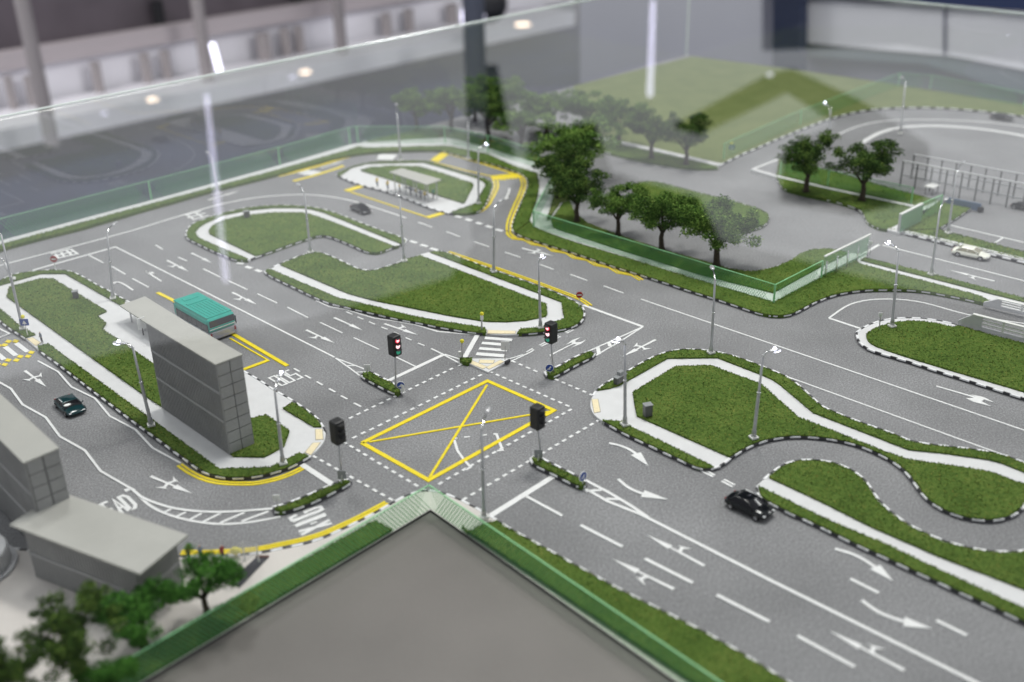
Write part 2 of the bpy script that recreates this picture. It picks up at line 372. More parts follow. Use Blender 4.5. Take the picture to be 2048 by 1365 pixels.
def flock(parent, pts, z, dens, size=.1, cut=False):
    P = [Vector((p[0], p[1], 0)) for p in pts]; T = tessellate_polygon([P]); tri = np.array([[P[i][:2] for i in t] for t in T])
    ar = .5 * np.abs((tri[:, 1, 0] - tri[:, 0, 0]) * (tri[:, 2, 1] - tri[:, 0, 1]) - (tri[:, 2, 0] - tri[:, 0, 0]) * (tri[:, 1, 1] - tri[:, 0, 1]))
    n = int(ar.sum() * dens)
    if n < 5: return
    k = rng.choice(len(tri), n, p=ar / ar.sum()); r = rng.random((n, 2)); s = np.sqrt(r[:, :1])
    c = tri[k, 0] * (1 - s) + tri[k, 1] * s * (1 - r[:, 1:]) + tri[k, 2] * s * r[:, 1:]
    # rim tufts so that the edge of the turf looks ragged
    rim = []
    for a, b in zip(pts, list(pts[1:]) + [pts[0]]):
        a = np.array(a[:2]); b = np.array(b[:2]); m = int(np.linalg.norm(b - a) * 26)
        t = rng.random((m, 1)); rim.append(a * (1 - t) + b * t + rng.normal(0, .018, (m, 2)))
    c = np.vstack([c] + rim); n = len(c)
    ang = rng.random(n) * 6.283; sz = size * (.6 + rng.random(n) * .8); hh = rng.random(n) * size * .7
    v = np.zeros((n, 3, 3)); v[:, 0, :2] = c + np.stack([np.cos(ang), np.sin(ang)], 1) * sz[:, None] * .5
    v[:, 1, :2] = c - np.stack([np.cos(ang), np.sin(ang)], 1) * sz[:, None] * .5
    v[:, 2, :2] = c + np.stack([-np.sin(ang), np.cos(ang)], 1) * (sz * .5)[:, None]
    v[:, 0, 2] = z + .004; v[:, 1, 2] = z + .004; v[:, 2, 2] = z + .015 + hh
    me = bpy.data.meshes.new('grass_tufts'); me.vertices.add(n * 3); me.loops.add(n * 3); me.polygons.add(n)
    me.vertices.foreach_set('co', v.ravel()); me.loops.foreach_set('vertex_index', np.arange(n * 3)); me.polygons.foreach_set('loop_start', np.arange(n) * 3)
    me.update(); me.materials.append(M['flock'])
    at_ = me.attributes.new('shade', 'FLOAT', 'FACE'); at_.data.foreach_set('value', np.clip(rng.normal(.5, .17, n), 0, 1))
    link('grass_tufts', me, parent, kind='stuff')
def turf(px, label, z=.27, dens=60, m='turf', z0=0.0, ins=.1, size=.1):
    P = inset(G(px, z), ins); b = MB(); b.prism(P, z0, z, 0)
    me = b.mesh('grass_verge', [M[m]]); o = link('grass_verge', me, None, kind='structure', label=label)
    if dens: flock(o, P, z, dens, size)
    return o
def slab(px, label, z=.2, m='path', name='footpath', zt=None):
    b = MB(); b.prism(G(px, z if zt is None else zt), .0, z); return b.build(name, M[m], kind='structure', label=label)

# ------------------------------------------------ island right of the box junction
n_up = soft(Q('p', (1182, 817), (1180.5, 808), (1182, 797.6), (1188, 788), (1194.6, 778.5), (1211.6, 765.6), (1251.4, 744), (1272.5, 731.5), (1297.7, 717.4), (1327, 705.2), (1350, 700), (1371, 698), (1407.5, 699), (1444, 705.2), (1478, 714.6), (1517.4, 729.3), (1554, 744), (1576, 753.7), (1595.5, 768.4), (1615, 785.4), (1634.6, 804), (1645.7, 813.5), (1677.4, 827), (1714, 841.6), (1753, 855), (1792, 868.5), (1816.6, 880.7), (1853, 887.5), (1902, 892.9), (1963, 900), (1999.7, 907), (2024, 915), (2048, 925), (2110, 948)))
n_lo = soft(Q('p', (1182, 817), (1187, 828), (1200, 839), (1237.8, 861), (1264.7, 874.6), (1292.8, 887.5), (1322, 901.4), (1351.4, 915.3), (1380.7, 929.5), (1395.3, 935.6), (1412.4, 938), (1432, 935.6), (1444, 929.5), (1458.8, 917.3), (1471, 908.7), (1495.4, 894), (1522.3, 883), (1551.6, 875.8), (1585.7, 872), (1622.4, 872.9), (1659, 877), (1697, 884.3), (1731, 895.3), (1764, 910), (1793.4, 927), (1815.3, 946.6), (1832.4, 969.8), (1847, 991.4), (1872.7, 1012.4), (1909, 1029.3), (1950.8, 1039), (1992, 1040.6), (2025.8, 1031), (2044, 1018), (2056, 1000), (2075, 980), (2110, 965)))
f = slab(n_up + n_lo[::-1], 'pale footpath curving round the grass island right of the yellow box', .17, zt=.2)
kerb(f, n_up[6:]); kerb(f, [p for p in n_lo if p[0] > 1203 or p[1] > 842], 1)
i0 = next(i for i, p in enumerate(n_up) if p[0] > 1192 and p[1] < 782)
cut = [p for p in n_lo if p[0] >= 1462 and p[1] < 1060]
turf(Q('p', (1262.3, 784.2), (1350, 731.3), (1421, 729.3), (1522.3, 765.9), (1534.5, 775.7), (1598, 833), (1665, 858.7), (1755.5, 895.3), (1790, 908), (1819, 917.3), (1914, 930.7), (1950, 936), (1987.5, 944), (2048, 966), (2095, 985)) + [p for p in cut[::-1] if p[0] < 2070] + Q('p', (1458.8, 914.8), (1270.8, 831.8)), 'largest lawn of the island right of the yellow box, between two pale paths')
turf(n_up[i0:] + Q('p', (2110, 970), (2048, 945), (1999.7, 925.8), (1975, 919.7), (1889.8, 907.5), (1816.6, 900), (1728.7, 866), (1631, 828), (1624.8, 825.7), (1556.4, 768.4), (1541.8, 758.6), (1522, 750), (1434.4, 715.9), (1336.7, 717), (1241.5, 770.8), (1220, 777.5)), 'long grass strip along the upper kerb of the island right of the yellow box')
turf(Q('p', (1202.4, 839), (1244, 841.6), (1258.6, 849.4), (1432, 933.5)) + [p for p in n_lo if 1204 < p[0] < 1428 and p[1] < 942][::-1], 'thin grass strip beside the main road, right of the yellow box')
# ------------------------------------------------ island below the loop road
n_lo = Q('p', (1513, 975), (1511.6, 979), (1517.8, 990), (1524.8, 997), (1544, 1007.5), (1560, 1015.4), (1578.4, 1025.5), (1604, 1036.3), (1640.3, 1053), (1676.6, 1071), (1714.2, 1089.4), (1754.5, 1107.4), (1794.8, 1126), (1835, 1145), (1878.8, 1164.6), (1922.3, 1185.3), (1968, 1205.4), (2013.6, 1227), (2048, 1243), (2130, 1282))
n_up = soft(Q('p', (1513, 971), (1534.5, 952.7), (1549, 940.5), (1571, 927), (1590.6, 921), (1615, 918.5), (1650.5, 921), (1679.8, 928.3), (1706.7, 940.5), (1728.7, 957.6), (1743.3, 978.3), (1758, 1001.5), (1784.8, 1026), (1813.8, 1047), (1852.5, 1067), (1892.8, 1083.3), (1941, 1096), (1984.7, 1103), (2029.8, 1103.4), (2060, 1100), (2130, 1085)))
f = slab(n_up + n_lo[::-1], 'pale footpath running straight to the lower right, past the black car', .17, zt=.2)
kerb(f, n_up[2:]); kerb(f, n_lo, 1)
turf(n_up[3:] + Q('p', (2130, 1214), (2048, 1180), (1874, 1112.8), (1739.7, 1053.7), (1632.3, 1000), (1535, 954.5)), 'lawn inside the bend of the loop road at the lower right')
turf(Q('p', (1515, 970), (1581, 1000), (1648, 1033.6), (1766.5, 1083.3), (1900.8, 1146.4), (2048, 1213.5), (2130, 1251)) + n_lo[::-1][:-2], 'grass strip along the main road beside the black car')
# ------------------------------------------------ island at the right edge
n_lo = soft(Q('p', (1714, 664), (1714, 673), (1719, 684.4), (1733.5, 696.6), (1755.5, 705.2), (1792, 715), (1841, 730), (1858, 736.6), (1914, 753.7), (1975, 773), (2048, 796.4), (2130, 822)))
n_up = soft(Q('p', (1714, 664), (1723.8, 656.8), (1743.3, 646.6), (1772.6, 638), (1804.3, 635.6), (1836, 635.6), (1870.3, 639.3), (1899.6, 645.4), (1916.6, 650.2)))
f = slab(n_up + Q('p', (2130, 700)) + n_lo[::-1], 'white rim of the rounded island at the right edge', .17, zt=.2)
kerb(f, n_lo, 1); kerb(f, n_up)
turf(soft(Q('p', (1730, 668), (1730, 675), (1736, 685), (1755.5, 695.4), (1829, 719.5), (1914, 745), (2048, 784), (2130, 810)))[:] + Q('p', (2130, 708), (2048, 685.6), (1977.7, 667.3), (1918, 650), (1904.5, 652.7), (1877.6, 646.6), (1848, 641.7), (1816.6, 640.5), (1782.4, 644), (1758, 651.5), (1741, 659)), 'rounded lawn at the right edge with a white rim')
# ------------------------------------------------ verge all along the far side
n_l = soft(Q('p', (-60, 516), (0, 500), (29.3, 491.6), (74.5, 479.3), (119.6, 467.9), (163.6, 457.4), (205, 445), (244, 433.7), (288, 420.8), (342, 406), (410, 386), (478.5, 369), (547, 352), (601, 336), (642, 324), (683, 314), (724, 307), (765, 303.8), (806, 301.8), (847, 300.8), (880, 300.8), (908.6, 308), (929, 314), (949.7, 320), (986, 328), (1027, 341.5), (1047.7, 350.3), (1056, 362.3), (1053, 379.4), (1041, 406.7), (1027, 439), (1023.4, 451.3), (1024.6, 461), (1032, 467), (1049, 474.5), (1066, 480), (1100, 491.6), (1134.5, 501.3), (1168.7, 512.8), (1202.8, 524.5), (1239.5, 536.7), (1270.8, 546), (1297.7, 555), (1336.7, 567.2), (1380.7, 581.9), (1424.6, 595.3), (1468.6, 610), (1500.3, 621), (1524.7, 628.3), (1549, 632), (1576, 630.7), (1595.5, 623.4), (1615, 612.4), (1633.5, 602.6), (1670, 589.2), (1709, 582), (1738.4, 579.4), (1762.8, 579), (1792, 579), (1824, 580), (1850.7, 583), (1877.6, 587.5), (1907, 592.9), (1936, 599), (1962, 605.5)))
split = next(i for i, p in enumerate(n_l) if p[0] > 1030 and p[1] > 464)
far_edge = Q('p', (-60, 497), (0, 481), (303, 400), (560, 330), (700, 289), (716, 286.4))
inner = Q('p', (736, 281), (836, 258), (900, 259), (1000, 288), (1060, 306), (1130, 330), (1150, 345), (1160, 370), (1140, 400), (1150, 425), (1180, 447), (1242, 470), (1324, 498), (1404, 520), (1460, 537), (1499, 542), (1519, 540), (1550, 533), (1581, 519.6), (1600, 506), (1620, 499), (1651, 496.5), (1676, 499), (1700, 506), (1737, 509))
f = slab(far_edge + inner + Q('p', (1728.7, 514.7), (1865, 546.5), (2048, 595), (2130, 617), (2130, 644), (2048, 625)) + n_l[::-1], 'pale narrow path at the foot of the green fence along the far side', .17, zt=.2)
kerb(f, n_l[:split])
turf(n_l[:split + 1] + Q('p', (1060, 442), (1075, 400), (1080, 372), (1075, 346), (1027, 331), (976, 308), (908.6, 294), (888, 291.5), (734, 295.5), (716, 293), (695, 300), (560, 338), (303, 407), (0, 489), (-60, 505)), 'grass verge between the far side road and the pale path at the board edge', dens=22, size=.13)
g_ = turf(n_l[split:-1] + Q('p', (1977.7, 609), (1988, 604.5), (1960, 590.5), (1900, 574.5), (1850, 561), (1800, 548), (1719, 526), (1712, 519), (1645, 551), (1547, 603), (1400, 560), (1250, 513.5), (1160, 487), (1110, 470), (1072, 455), (1060, 442)), 'wide grass verge in front of the green fence above the zigzag lines', dens=45); kerb(g_, n_l[split:], 1)
turf(Q('p', (1728.7, 514.7), (1865, 546.5), (2048, 595), (2130, 617), (2130, 628), (2048, 604), (1985, 588.5), (1900, 566.5), (1800, 541), (1719, 520)), 'narrow grass strip beside the gate lane at the right', dens=40)
turf(Q('p', (1100, 440), (1125, 405), (1140, 400), (1150, 425), (1180, 447), (1242, 470), (1324, 498), (1404, 520), (1460, 537), (1499, 542), (1519, 540), (1550, 533), (1581, 519.6), (1600, 506), (1620, 499), (1651, 496.5), (1676, 499), (1700, 506), (1645, 533), (1547, 586), (1400, 549), (1250, 503), (1160, 474), (1105, 455)), 'grass under the row of trees, behind the green fence', dens=45)
turf(Q('p', (734, 283), (836, 258.5), (900, 259), (1000, 288), (1060, 306), (1130, 330), (1150, 345), (1160, 370), (1140, 398), (1122, 405), (1098, 440), (1093, 438), (1112, 375), (1090, 330), (1030, 312), (980, 296), (908, 276), (888, 274)), 'far grass bank behind the fence under the hazy trees', dens=12, size=.16, m='field')
# ------------------------------------------------ centre triangle island
n_lo = soft(Q('p', (529, 543), (536.7, 550), (561, 562.4), (590.4, 575.8), (619.7, 590.4), (654, 605), (673.4, 610), (695.4, 614.8), (717.4, 620.5), (739.4, 625), (761.3, 630.2), (784.5, 635.6), (807.7, 640.5), (834.6, 644.9), (856.5, 649.5), (881, 654.6), (906, 658.8), (931.8, 663), (958.7, 666), (985.5, 668), (1019.7, 669.3), (1051.5, 667.3), (1080.8, 664.9), (1112.5, 660.7), (1134.5, 657), (1154, 650.2), (1165, 640.5), (1169.9, 628.3), (1167.4, 617.3), (1160, 609)))
n_up = Q('p', (1160, 609), (1141.8, 599), (1102.7, 580.7), (1044, 559.9), (995.3, 542.8), (946.5, 524.5), (897.7, 506.2), (880.6, 502), (858.6, 503.8))
n_dr = soft(Q('p', (858.6, 503.8), (836.6, 509.9), (812, 517.8), (800.4, 524.5), (751.6, 539.4), (737, 541.5), (717.4, 538), (697.9, 529.4), (671, 516), (644, 505), (629.5, 503), (607.5, 508.6), (561, 527), (536.7, 538), (529, 543)))
f = slab(n_lo + n_up[1:] + n_dr[1:-1], 'pale footpath looping round the centre island above the crossing', .17, zt=.2)
kerb(f, [p for p in n_lo if p[0] < 974]); kerb(f, [p for p in n_lo if p[0] > 1032] + n_up[1:], 1); kerb(f, n_dr[6:-1], 0, .53, False)
d1 = [p for p in n_dr if p[0] < 830]; d1 = [p for p in d1 if p[0] > 560]
turf(Q('p', (558.7, 529.4), (693, 586.8), (741.8, 600.2), (900, 632), (968.5, 643), (1012.4, 644), (1051.5, 641.7), (1093, 633), (1096.6, 629.5), (1095, 607.5), (1080.8, 601.4), (840, 510)) + d1, 'large lawn of the centre island between the crossing and the driveway')
turf([p for p in n_lo if p[0] < 965] + Q('p', (971, 666.5), (975.8, 665), (971, 654), (961, 652.7), (902.5, 644), (848.8, 635.6), (800, 624.6), (754, 612.4), (678.3, 595.3), (644, 580.7), (538, 536.7), (530, 541)), 'grass strip along the lower kerb of the centre island, left of the zebra crossing')
turf([p for p in n_lo if p[0] > 1036] + n_up[1:] + Q('p', (870, 509), (1121, 603.9), (1126, 636.8), (1075.9, 654), (1040.5, 656.3), (1031, 667)), 'grass strip round the right nose of the centre island')
# ------------------------------------------------ upper left island
n_out = soft(Q('p', (497, 520.5), (485.4, 521.5), (466, 519), (448.8, 511), (426.9, 502.5), (414, 496.4), (402, 490.7), (390.5, 485), (379, 479.8), (372.5, 474), (371.6, 466.6), (375, 458), (382, 450.3), (391, 444), (410.3, 438), (424.4, 432), (466, 420.8), (497.7, 414.6), (546.5, 410), (595.3, 411), (632, 414.6), (668.6, 424.4), (717.4, 444), (766.2, 462.3), (800.4, 473), (813, 480)))
n_dr = soft(Q('p', (813, 484), (790.6, 492.8), (771, 501.3), (751.6, 506.7), (732, 503.8), (715, 496), (688, 484), (658.8, 473), (644, 470.8), (629.5, 473), (602.6, 481.8), (571, 492.8), (541.6, 503.8), (512.3, 513.5), (498, 520)))
p_out = Q('p', (497.7, 517.2), (445, 495.5), (400, 475.7), (393.6, 467.9), (393, 462.6), (401.5, 453), (414.7, 445), (448.8, 430), (497.7, 420.8), (546.5, 415.9), (595.3, 415.9), (619.7, 418.3), (646.6, 425.6), (693, 444), (750, 467.5), (805, 489))
p_in = Q('p', (512.3, 512.8), (417, 468), (415.9, 461), (424.4, 450), (444, 440.3), (485.4, 430.5), (546.5, 424.4), (600, 424.4), (619.7, 426.9), (668.6, 444), (790.6, 493))
f = slab(n_out + n_dr[:-1], 'white footpath ring on the island at the upper left', .17, zt=.2)
kerb(f, n_out); kerb(f, n_dr[1:-1], 1)
turf(n_out + p_out[::-1], 'grass rim outside the path of the upper left island', dens=34)
turf(p_in + n_dr[2:-4], 'lawn inside the path of the upper left island', dens=34)
# ------------------------------------------------ bus stop island at the back
n_k = soft(Q('bs', (585, 405), (540, 380), (600, 350), (700, 310), (850, 270), (1000, 255), (1300, 250), (1450, 255), (1550, 285), (1800, 370), (1950, 410), (2040, 440), (2085, 470), (2070, 530), (2030, 620), (1995, 705), (1930, 750), (1800, 772), (1650, 762)))
n_b = Q('bs', (1650, 762), (1500, 725), (1350, 665), (1150, 585), (950, 525), (800, 490), (700, 455), (585, 405))
f = slab(n_k + n_b[1:-1], 'white paved platform and path of the far bus stop island', .17, zt=.2)
kerb(f, n_k[20:], 1); kerb(f, n_b)
turf(Q('bs', (780, 345), (870, 315), (1100, 300), (1350, 305), (1500, 345), (1870, 465), (1895, 490), (1810, 660), (1780, 665), (1580, 605), (1160, 465)), 'lawn in the middle of the far bus stop island', dens=16, size=.14)
turf(n_k[1:-1] + Q('bs', (1660, 755), (1900, 670), (2000, 490), (1980, 455), (1900, 415), (1400, 268), (850, 280), (700, 320), (660, 350), (590, 395)), 'grass rim of the far bus stop island', dens=16, size=.14)
# ------------------------------------------------ big left island
n_up = soft(Q('p', (-70, 590), (0, 561), (24.4, 549), (48.8, 544), (97.7, 539.6), (127, 539.6), (146.5, 544), (171, 556), (195, 571), (219.7, 582), (234, 591.6), (258.8, 603.8), (330, 645), (410, 696), (490, 744), (517, 758.6), (546.5, 779.3), (575.8, 795), (602.6, 812.3), (632, 833), (644, 849), (650, 862)))
n_no = soft(Q('p', (650, 862), (651.5, 868), (649, 880.7), (636.8, 897.8), (619.7, 912.4)))
n_lo = soft(Q('p', (619.7, 912.4), (605, 921), (580.7, 934.4), (541.6, 946.6), (505, 953.9), (468.4, 956.3), (434.6, 953.4), (406.5, 944), (387, 932), (368.7, 917.3), (350.3, 905), (317.4, 879.4), (283, 855), (251.5, 831.8), (223.4, 809.9), (195.3, 789), (168.5, 768.4), (141.6, 747.6), (116, 728), (90.3, 709.8), (78, 700.3)))
n_l2 = Q('p', (50, 676), (39, 669), (14.6, 654), (0, 641.7), (-70, 590))
f = slab(n_up + n_no[1:] + n_lo[1:] + Q('p', (66, 690)) + n_l2, 'pale paving of the long left island under the grandstand', .17, zt=.2)
kerb(f, n_up, 1); kerb(f, n_lo); kerb(f, n_l2)
turf([p for p in n_up if p[0] < 258] + Q('p', (248, 612), (239.3, 611.2), (128.2, 547.7), (80.6, 547.7), (0, 571), (-70, 600)), 'grass rim at the upper side of the left island', dens=50)
turf(Q('p', (17, 573.3), (80.6, 556.3), (107.4, 556.3), (216, 622.2), (196.5, 630.7), (214.8, 646.6), (207.5, 657.6), (306.4, 724.7), (345, 752), (345, 800), (324.7, 814.7), (295.4, 797.7), (158.7, 700), (11, 594)), 'long lawn of the left island, beside the grandstand', dens=55)
turf(Q('p', (490, 838), (533, 828.2), (581.9, 860), (571, 892.9), (529.4, 914.8), (463.5, 913.6), (440, 890)), 'small lawn at the near end of the grandstand')
turf([p for p in n_up if 488 < p[0] < 646 and p[1] > 800 and p[0] > 586] + Q('p', (644, 853.8), (625.8, 854.3), (562.4, 816), (586, 803)), 'small grass wedge beside the bus lane kerb')
turf(Q('p', (621, 910), (597.8, 904.6), (539, 933), (440.3, 935.6), (117, 700), (97.7, 686), (74, 692), (78, 700.3)) + [p for p in n_lo[::-1]], 'long grass strip along the road with the green car')
turf(Q('p', (0, 614.8), (44, 652), (73.2, 668.6), (50, 676)) + n_l2[1:] + Q('p', (-70, 566)), 'grass corner beside the left pedestrian crossing', dens=50)
# ------------------------------------------------ small medians
def median(px, label, st=0):
    px = px + [px[0]]
    f = slab(px[:-1], 'kerbed base under ' + label, .2, 'gutter', 'median_base', zt=.2); kerb(f, px, st, .5, z=.21)
    turf(px[:-1], label, .31, 110, ins=.13)
median(Q('p', (724.7, 745), (739.4, 741.5), (761.3, 753.7), (788.2, 767), (800.4, 775.7), (805, 781.8), (795.5, 788), (781, 784), (759, 773), (737, 761), (722, 752.5)), 'slim planted median left of the crossing, with a signal and blue sign')
median(Q('p', (1090, 744), (1098, 739.5), (1116, 732.5), (1140.8, 718.5), (1164.3, 707.3), (1180.7, 701.5), (1191, 707.3), (1185.4, 713.8), (1160.8, 725.5), (1140.8, 736), (1121, 747.2), (1105.6, 754.2), (1093, 751.3)), 'slim planted median right of the crossing, under a red signal')
median(Q('p', (1061, 917.3), (1070, 909), (1093, 921), (1119.8, 934.4), (1149, 949), (1171, 961), (1173.5, 971), (1161, 974.7), (1134.5, 962.5), (1105, 946.6), (1078, 934.4), (1063.7, 925.8)), 'slim planted median below the right corner of the yellow box')
median(Q('p', (546.5, 1013.7), (566, 1008.8), (600, 996.6), (629.5, 983.2), (658.8, 971), (693, 957), (704, 962.5), (693, 971), (663.7, 985.6), (632, 1001.5), (597.8, 1015), (561, 1024.7), (546.5, 1022.3)), 'slim planted median below the left corner of the yellow box')
f = slab(Q('cr', (545, 1003), (1180, 1000), (1195, 1030), (820, 1235), (470, 1078)), 'small pale refuge triangle below the zebra crossing', .14)
turf(Q('cr', (330, 1000), (400, 985), (550, 990), (540, 1040), (470, 1070), (380, 1050)), 'tiny grass tip of the crossing refuge', .3, 110, ins=.02)
k = MB(); k.prism(G(Q('cr', (1100, 1050), (1180, 1005), (1200, 1020), (1125, 1062)), .3), .1, .3); k.build('kerb_block', M['black'], f)
for q in ([(550, 1035), (800, 1140), (735, 1175), (495, 1075)], [(1030, 1025), (1090, 1055), (840, 1180), (790, 1150)], [(680, 1020), (930, 1030), (905, 1080), (665, 1075)]):
    b = MB(); P = G(Q('cr', *q), .16); b.prism(inset(P, -.05), .1, .150); b.build('tactile_border', M['groove'], f)
    b = MB(); b.prism(P, .1, .158); b.build('tactile_paving', M['beige'], f)
for cr_, q in (('cr', [(820, 515), (1290, 530), (1280, 575), (815, 572)]), ('y4', [(945, 650), (1000, 648), (1008, 730), (950, 735)]), ('y4', [(925, 762), (985, 758), (908, 860), (862, 838)]), ('y8', [(1572, 405), (1620, 402), (1640, 505), (1592, 515)]), ('lz', [(460, 660), (555, 640), (690, 730), (615, 785)])):
    b = MB(); P = G(Q(cr_, *q), .2); b.prism(inset(P, -.05), .1, .186); b.build('tactile_border', M['groove'], road)
    b = MB(); b.prism(P, .1, .196); b.build('tactile_paving', M['beige'], road)
# ------------------------------------------------ near corner, fence foot
n_k = soft(Q('p', (-120, 1075), (0, 1095), (150, 1108), (300, 1112), (420, 1112), (500, 1108), (526.9, 1104.7), (561.8, 1096.7), (604.7, 1088.6), (645, 1076.5), (678.6, 1060.4), (714.8, 1044.3), (774, 1012), (808, 992), (840, 981), (872, 981), (905, 992), (946, 1012), (975, 1029), (1000, 1044.3), (1027, 1061.8), (1067, 1083), (1134, 1120.8), (1188, 1150.4), (1241.7, 1180), (1322.3, 1220.2), (1429.7, 1274), (1550, 1346.4), (1680, 1432)))
f0 = at(861, 1018, .2); fr = at(1350, 1360, .2); fl = at(500, 1234, .2)
f0.z = fr.z = fl.z = 0
dR = (fr - f0).normalized(); dL = (fl - f0).normalized()
fR = f0 + dR * 34; fL = f0 + dL * 42
base = [p for p in G(n_k, .26)]
b = MB(); b.prism(base + [fR, f0, fL], 0, .17)
plaza = b.build('plaza', M['warm'], kind='structure', label='pale paved corner at the lower left under the trees and sheds')
kerb(plaza, n_k)
# grass bands at the foot of the near fence
gR = [at(935, 1064.5, .32), at(962, 1048, .32)] + [p for p in G(n_k, .32) if p.x > at(985, 1040).x] ; 
gb = MB(); nR = [Vector((p.x, p.y, 0)) for p in gR]
poly = nR + [fR + Vector((.6, .3, 0)), f0 + dR * 2.55 + Vector((.12, .1, 0))]
def turf_w(P, label, dens=50):
    P = inset(P, .05); b = MB(); b.prism(P, 0, .32); o = b.build('grass_verge', M['turf'], kind='structure', label=label); flock(o, P, .32, dens, .1)
turf_w(poly, 'grass strip between the near right fence and the main road', 40)
turf_w([at(786, 1062.4, .2), at(749.8, 1040.3, .32), at(500, 1177, .32), at(451, 1204, .32), at(188, 1354.5, .32), at(60, 1425, .32), fL + Vector((0, .1, 0)), fl + Vector((-.0, .06, 0))], 'grass strip along the near left fence', 40)
b = MB(); b.prism([f0, fR, at(1500, 1700), at(300, 1900), fL], -.9, .05)
plot = b.build('grey_plot', M['plot'], kind='structure', label='plain grey plot inside the near fence corner')
b = MB(); b.ribbon([fR, f0, fL], .12, .05, .14); b.build('black_trim', M['edge'], plot)

# ------------------------------------------------ compound at the back
def flat(px, label, m, z=.1, name='grass_verge', dens=0, size=.16):
    P = G(px, z); b = MB(); b.prism(P, 0, z); o = b.build(name, M[m], kind='structure', label=label)
    if dens: flock(o, P, z, dens, size)
    return o
n_f = soft(Q('p', (1440, 330), (1481, 309.3), (1519, 294), (1553, 278.6), (1604, 258), (1649, 241), (1676, 232.4), (1710, 224), (1744.5, 218.8), (1792, 215.3), (1860.7, 214.7), (1929, 218.8), (1980, 224), (2048, 232.4), (2160, 250)))
bk = [AX * (AX.dot(corner)) + BX * (B1 - .3)]
f = flat(Q('p', (1147, 172)) + [(1385, 113)] + Q('p', (1587, 139), (1744.5, 162), (2048, 209), (2160, 226)) + n_f[::-1] + Q('p', (1300, 297.4), (1184, 271)), 'large pale green sports field at the far corner of the board', 'field')
kerb(f, n_f, 0, .8, False, .2)
fp = MB(); fp.ribbon(G(Q('p', (1184, 273.5), (1300, 297.4), (1440, 330)), .2), .9, 0, .2); fp.build('footpath', M['path'], kind='structure', label='thin white path at the near edge of the far field')
f = flat(soft(Q('p', (1191, 280), (1300, 302), (1440, 334), (1432, 337), (1380, 337), (1300, 324), (1240, 312), (1191, 298))), 'grass strip under trees at the near edge of the far field', 'turf', .25)
kerb(f, Q('p', (1191, 298), (1240, 312), (1300, 324), (1380, 337), (1436, 336)), 0, .8, False, .22)
n_i = soft(Q('p', (1488.7, 462), (1505, 459), (1521.5, 453.8), (1530.7, 447.7), (1536.8, 441.5), (1536.8, 432.3), (1529.7, 424), (1509, 414.9), (1468, 403.6), (1406.6, 388.2), (1345, 371.8), (1314.3, 363.6), (1293.8, 362.6), (1271, 366.7), (1262, 378), (1280, 400), (1350, 440), (1430, 465)))
f = flat(n_i, 'teardrop shaped lawn in the compound behind the row of trees', 'turf', .25, dens=14, size=.14); kerb(f, n_i + [n_i[0]], 0, .6, False, .22)
n_t = soft(Q('p', (1553, 352), (1555, 359), (1560, 369), (1570, 379.4), (1601, 388), (1649, 398), (1690, 408.4), (1720.6, 418.7), (1729, 430.7), (1734, 444.3), (1754.7, 456.3), (1775, 459.7), (1806, 461)))
f = flat(n_t + Q('p', (1875, 458.6), (1909, 438), (1941, 417), (1858, 397), (1770, 374), (1680, 347), (1600, 325), (1560, 318)), 'grass island with two large trees beside the compound gate', 'turf', .25, dens=14, size=.14)
kerb(f, n_t, 0, .7, False, .22); kerb(f, Q('p', (1875, 458.6), (1909, 438), (1941, 417)), 1, .7, False, .22)
b = MB(); b.ribbon(G(Q('p', (1505, 338), (1553, 352), (1655.6, 376), (1826.5, 412)), .3), .5, .0, .29); b.build('footpath', M['path'], kind='structure', label='thin white line of paving behind the two large trees')
f = flat(Q('p', (1819, 461), (1875, 458.6), (1902, 466), (2048, 504), (2160, 532), (2160, 552), (2048, 519.6), (1806, 463.5)), 'grass strip between the gate lane and the parking lot', 'turf', .25, dens=30)
b = MB(); b.ribbon(G(Q('p', (1775, 460), (1806.8, 463.5), (1925, 491), (2048, 520.5), (2160, 548)), .2), .55, 0, .27); w_ = b.build('footpath', M['path'], kind='structure', label='pale kerbed path beside the lane with the white car')
kerb(w_, Q('p', (1812, 467), (1925, 495), (2048, 524.5), (2160, 552)), 0, .6, False, .22)
b = MB(); b.prism(G(Q('p', (1775, 460), (1798, 466), (1835, 440), (1846, 414), (1880, 400), (1862, 414), (1840, 424), (1830, 432)), .28), 0, .28); b.build('footpath', M['path'], kind='structure', label='pale paving at the foot of the grey gate wall')
# ================================================================== road markings (children of the road)
def line(px, w=.14, name='lane_line', m='white', z=.035, sm=0, off=0):
    P = G(soft(px, sm) if sm else px, z); b = MB(); b.ribbon(P, w, .001, z, off=off); return on_road(b, name, M[m])
def patch(px, name, m='white', z=.036):
    b = MB(); b.prism(G(px, z), .001, z); return on_road(b, name, M[m])
def pairs(k, *seg, w=.14, name='lane_dash', m='white'):
    for a in seg: line(Q(k, a[:2], a[2:]), w, name, m)
def dots(p, q, n, duty=.5, w=.17, name='junction_dash'):
    a, b = at(*p), at(*q)
    for i in range(n):
        t0 = (i + .5 - duty / 2) / n; t1 = (i + .5 + duty / 2) / n
        k = MB(); k.ribbon([a.lerp(b, t0), a.lerp(b, t1)], w, .001, .03); on_road(k, name, M['white'])
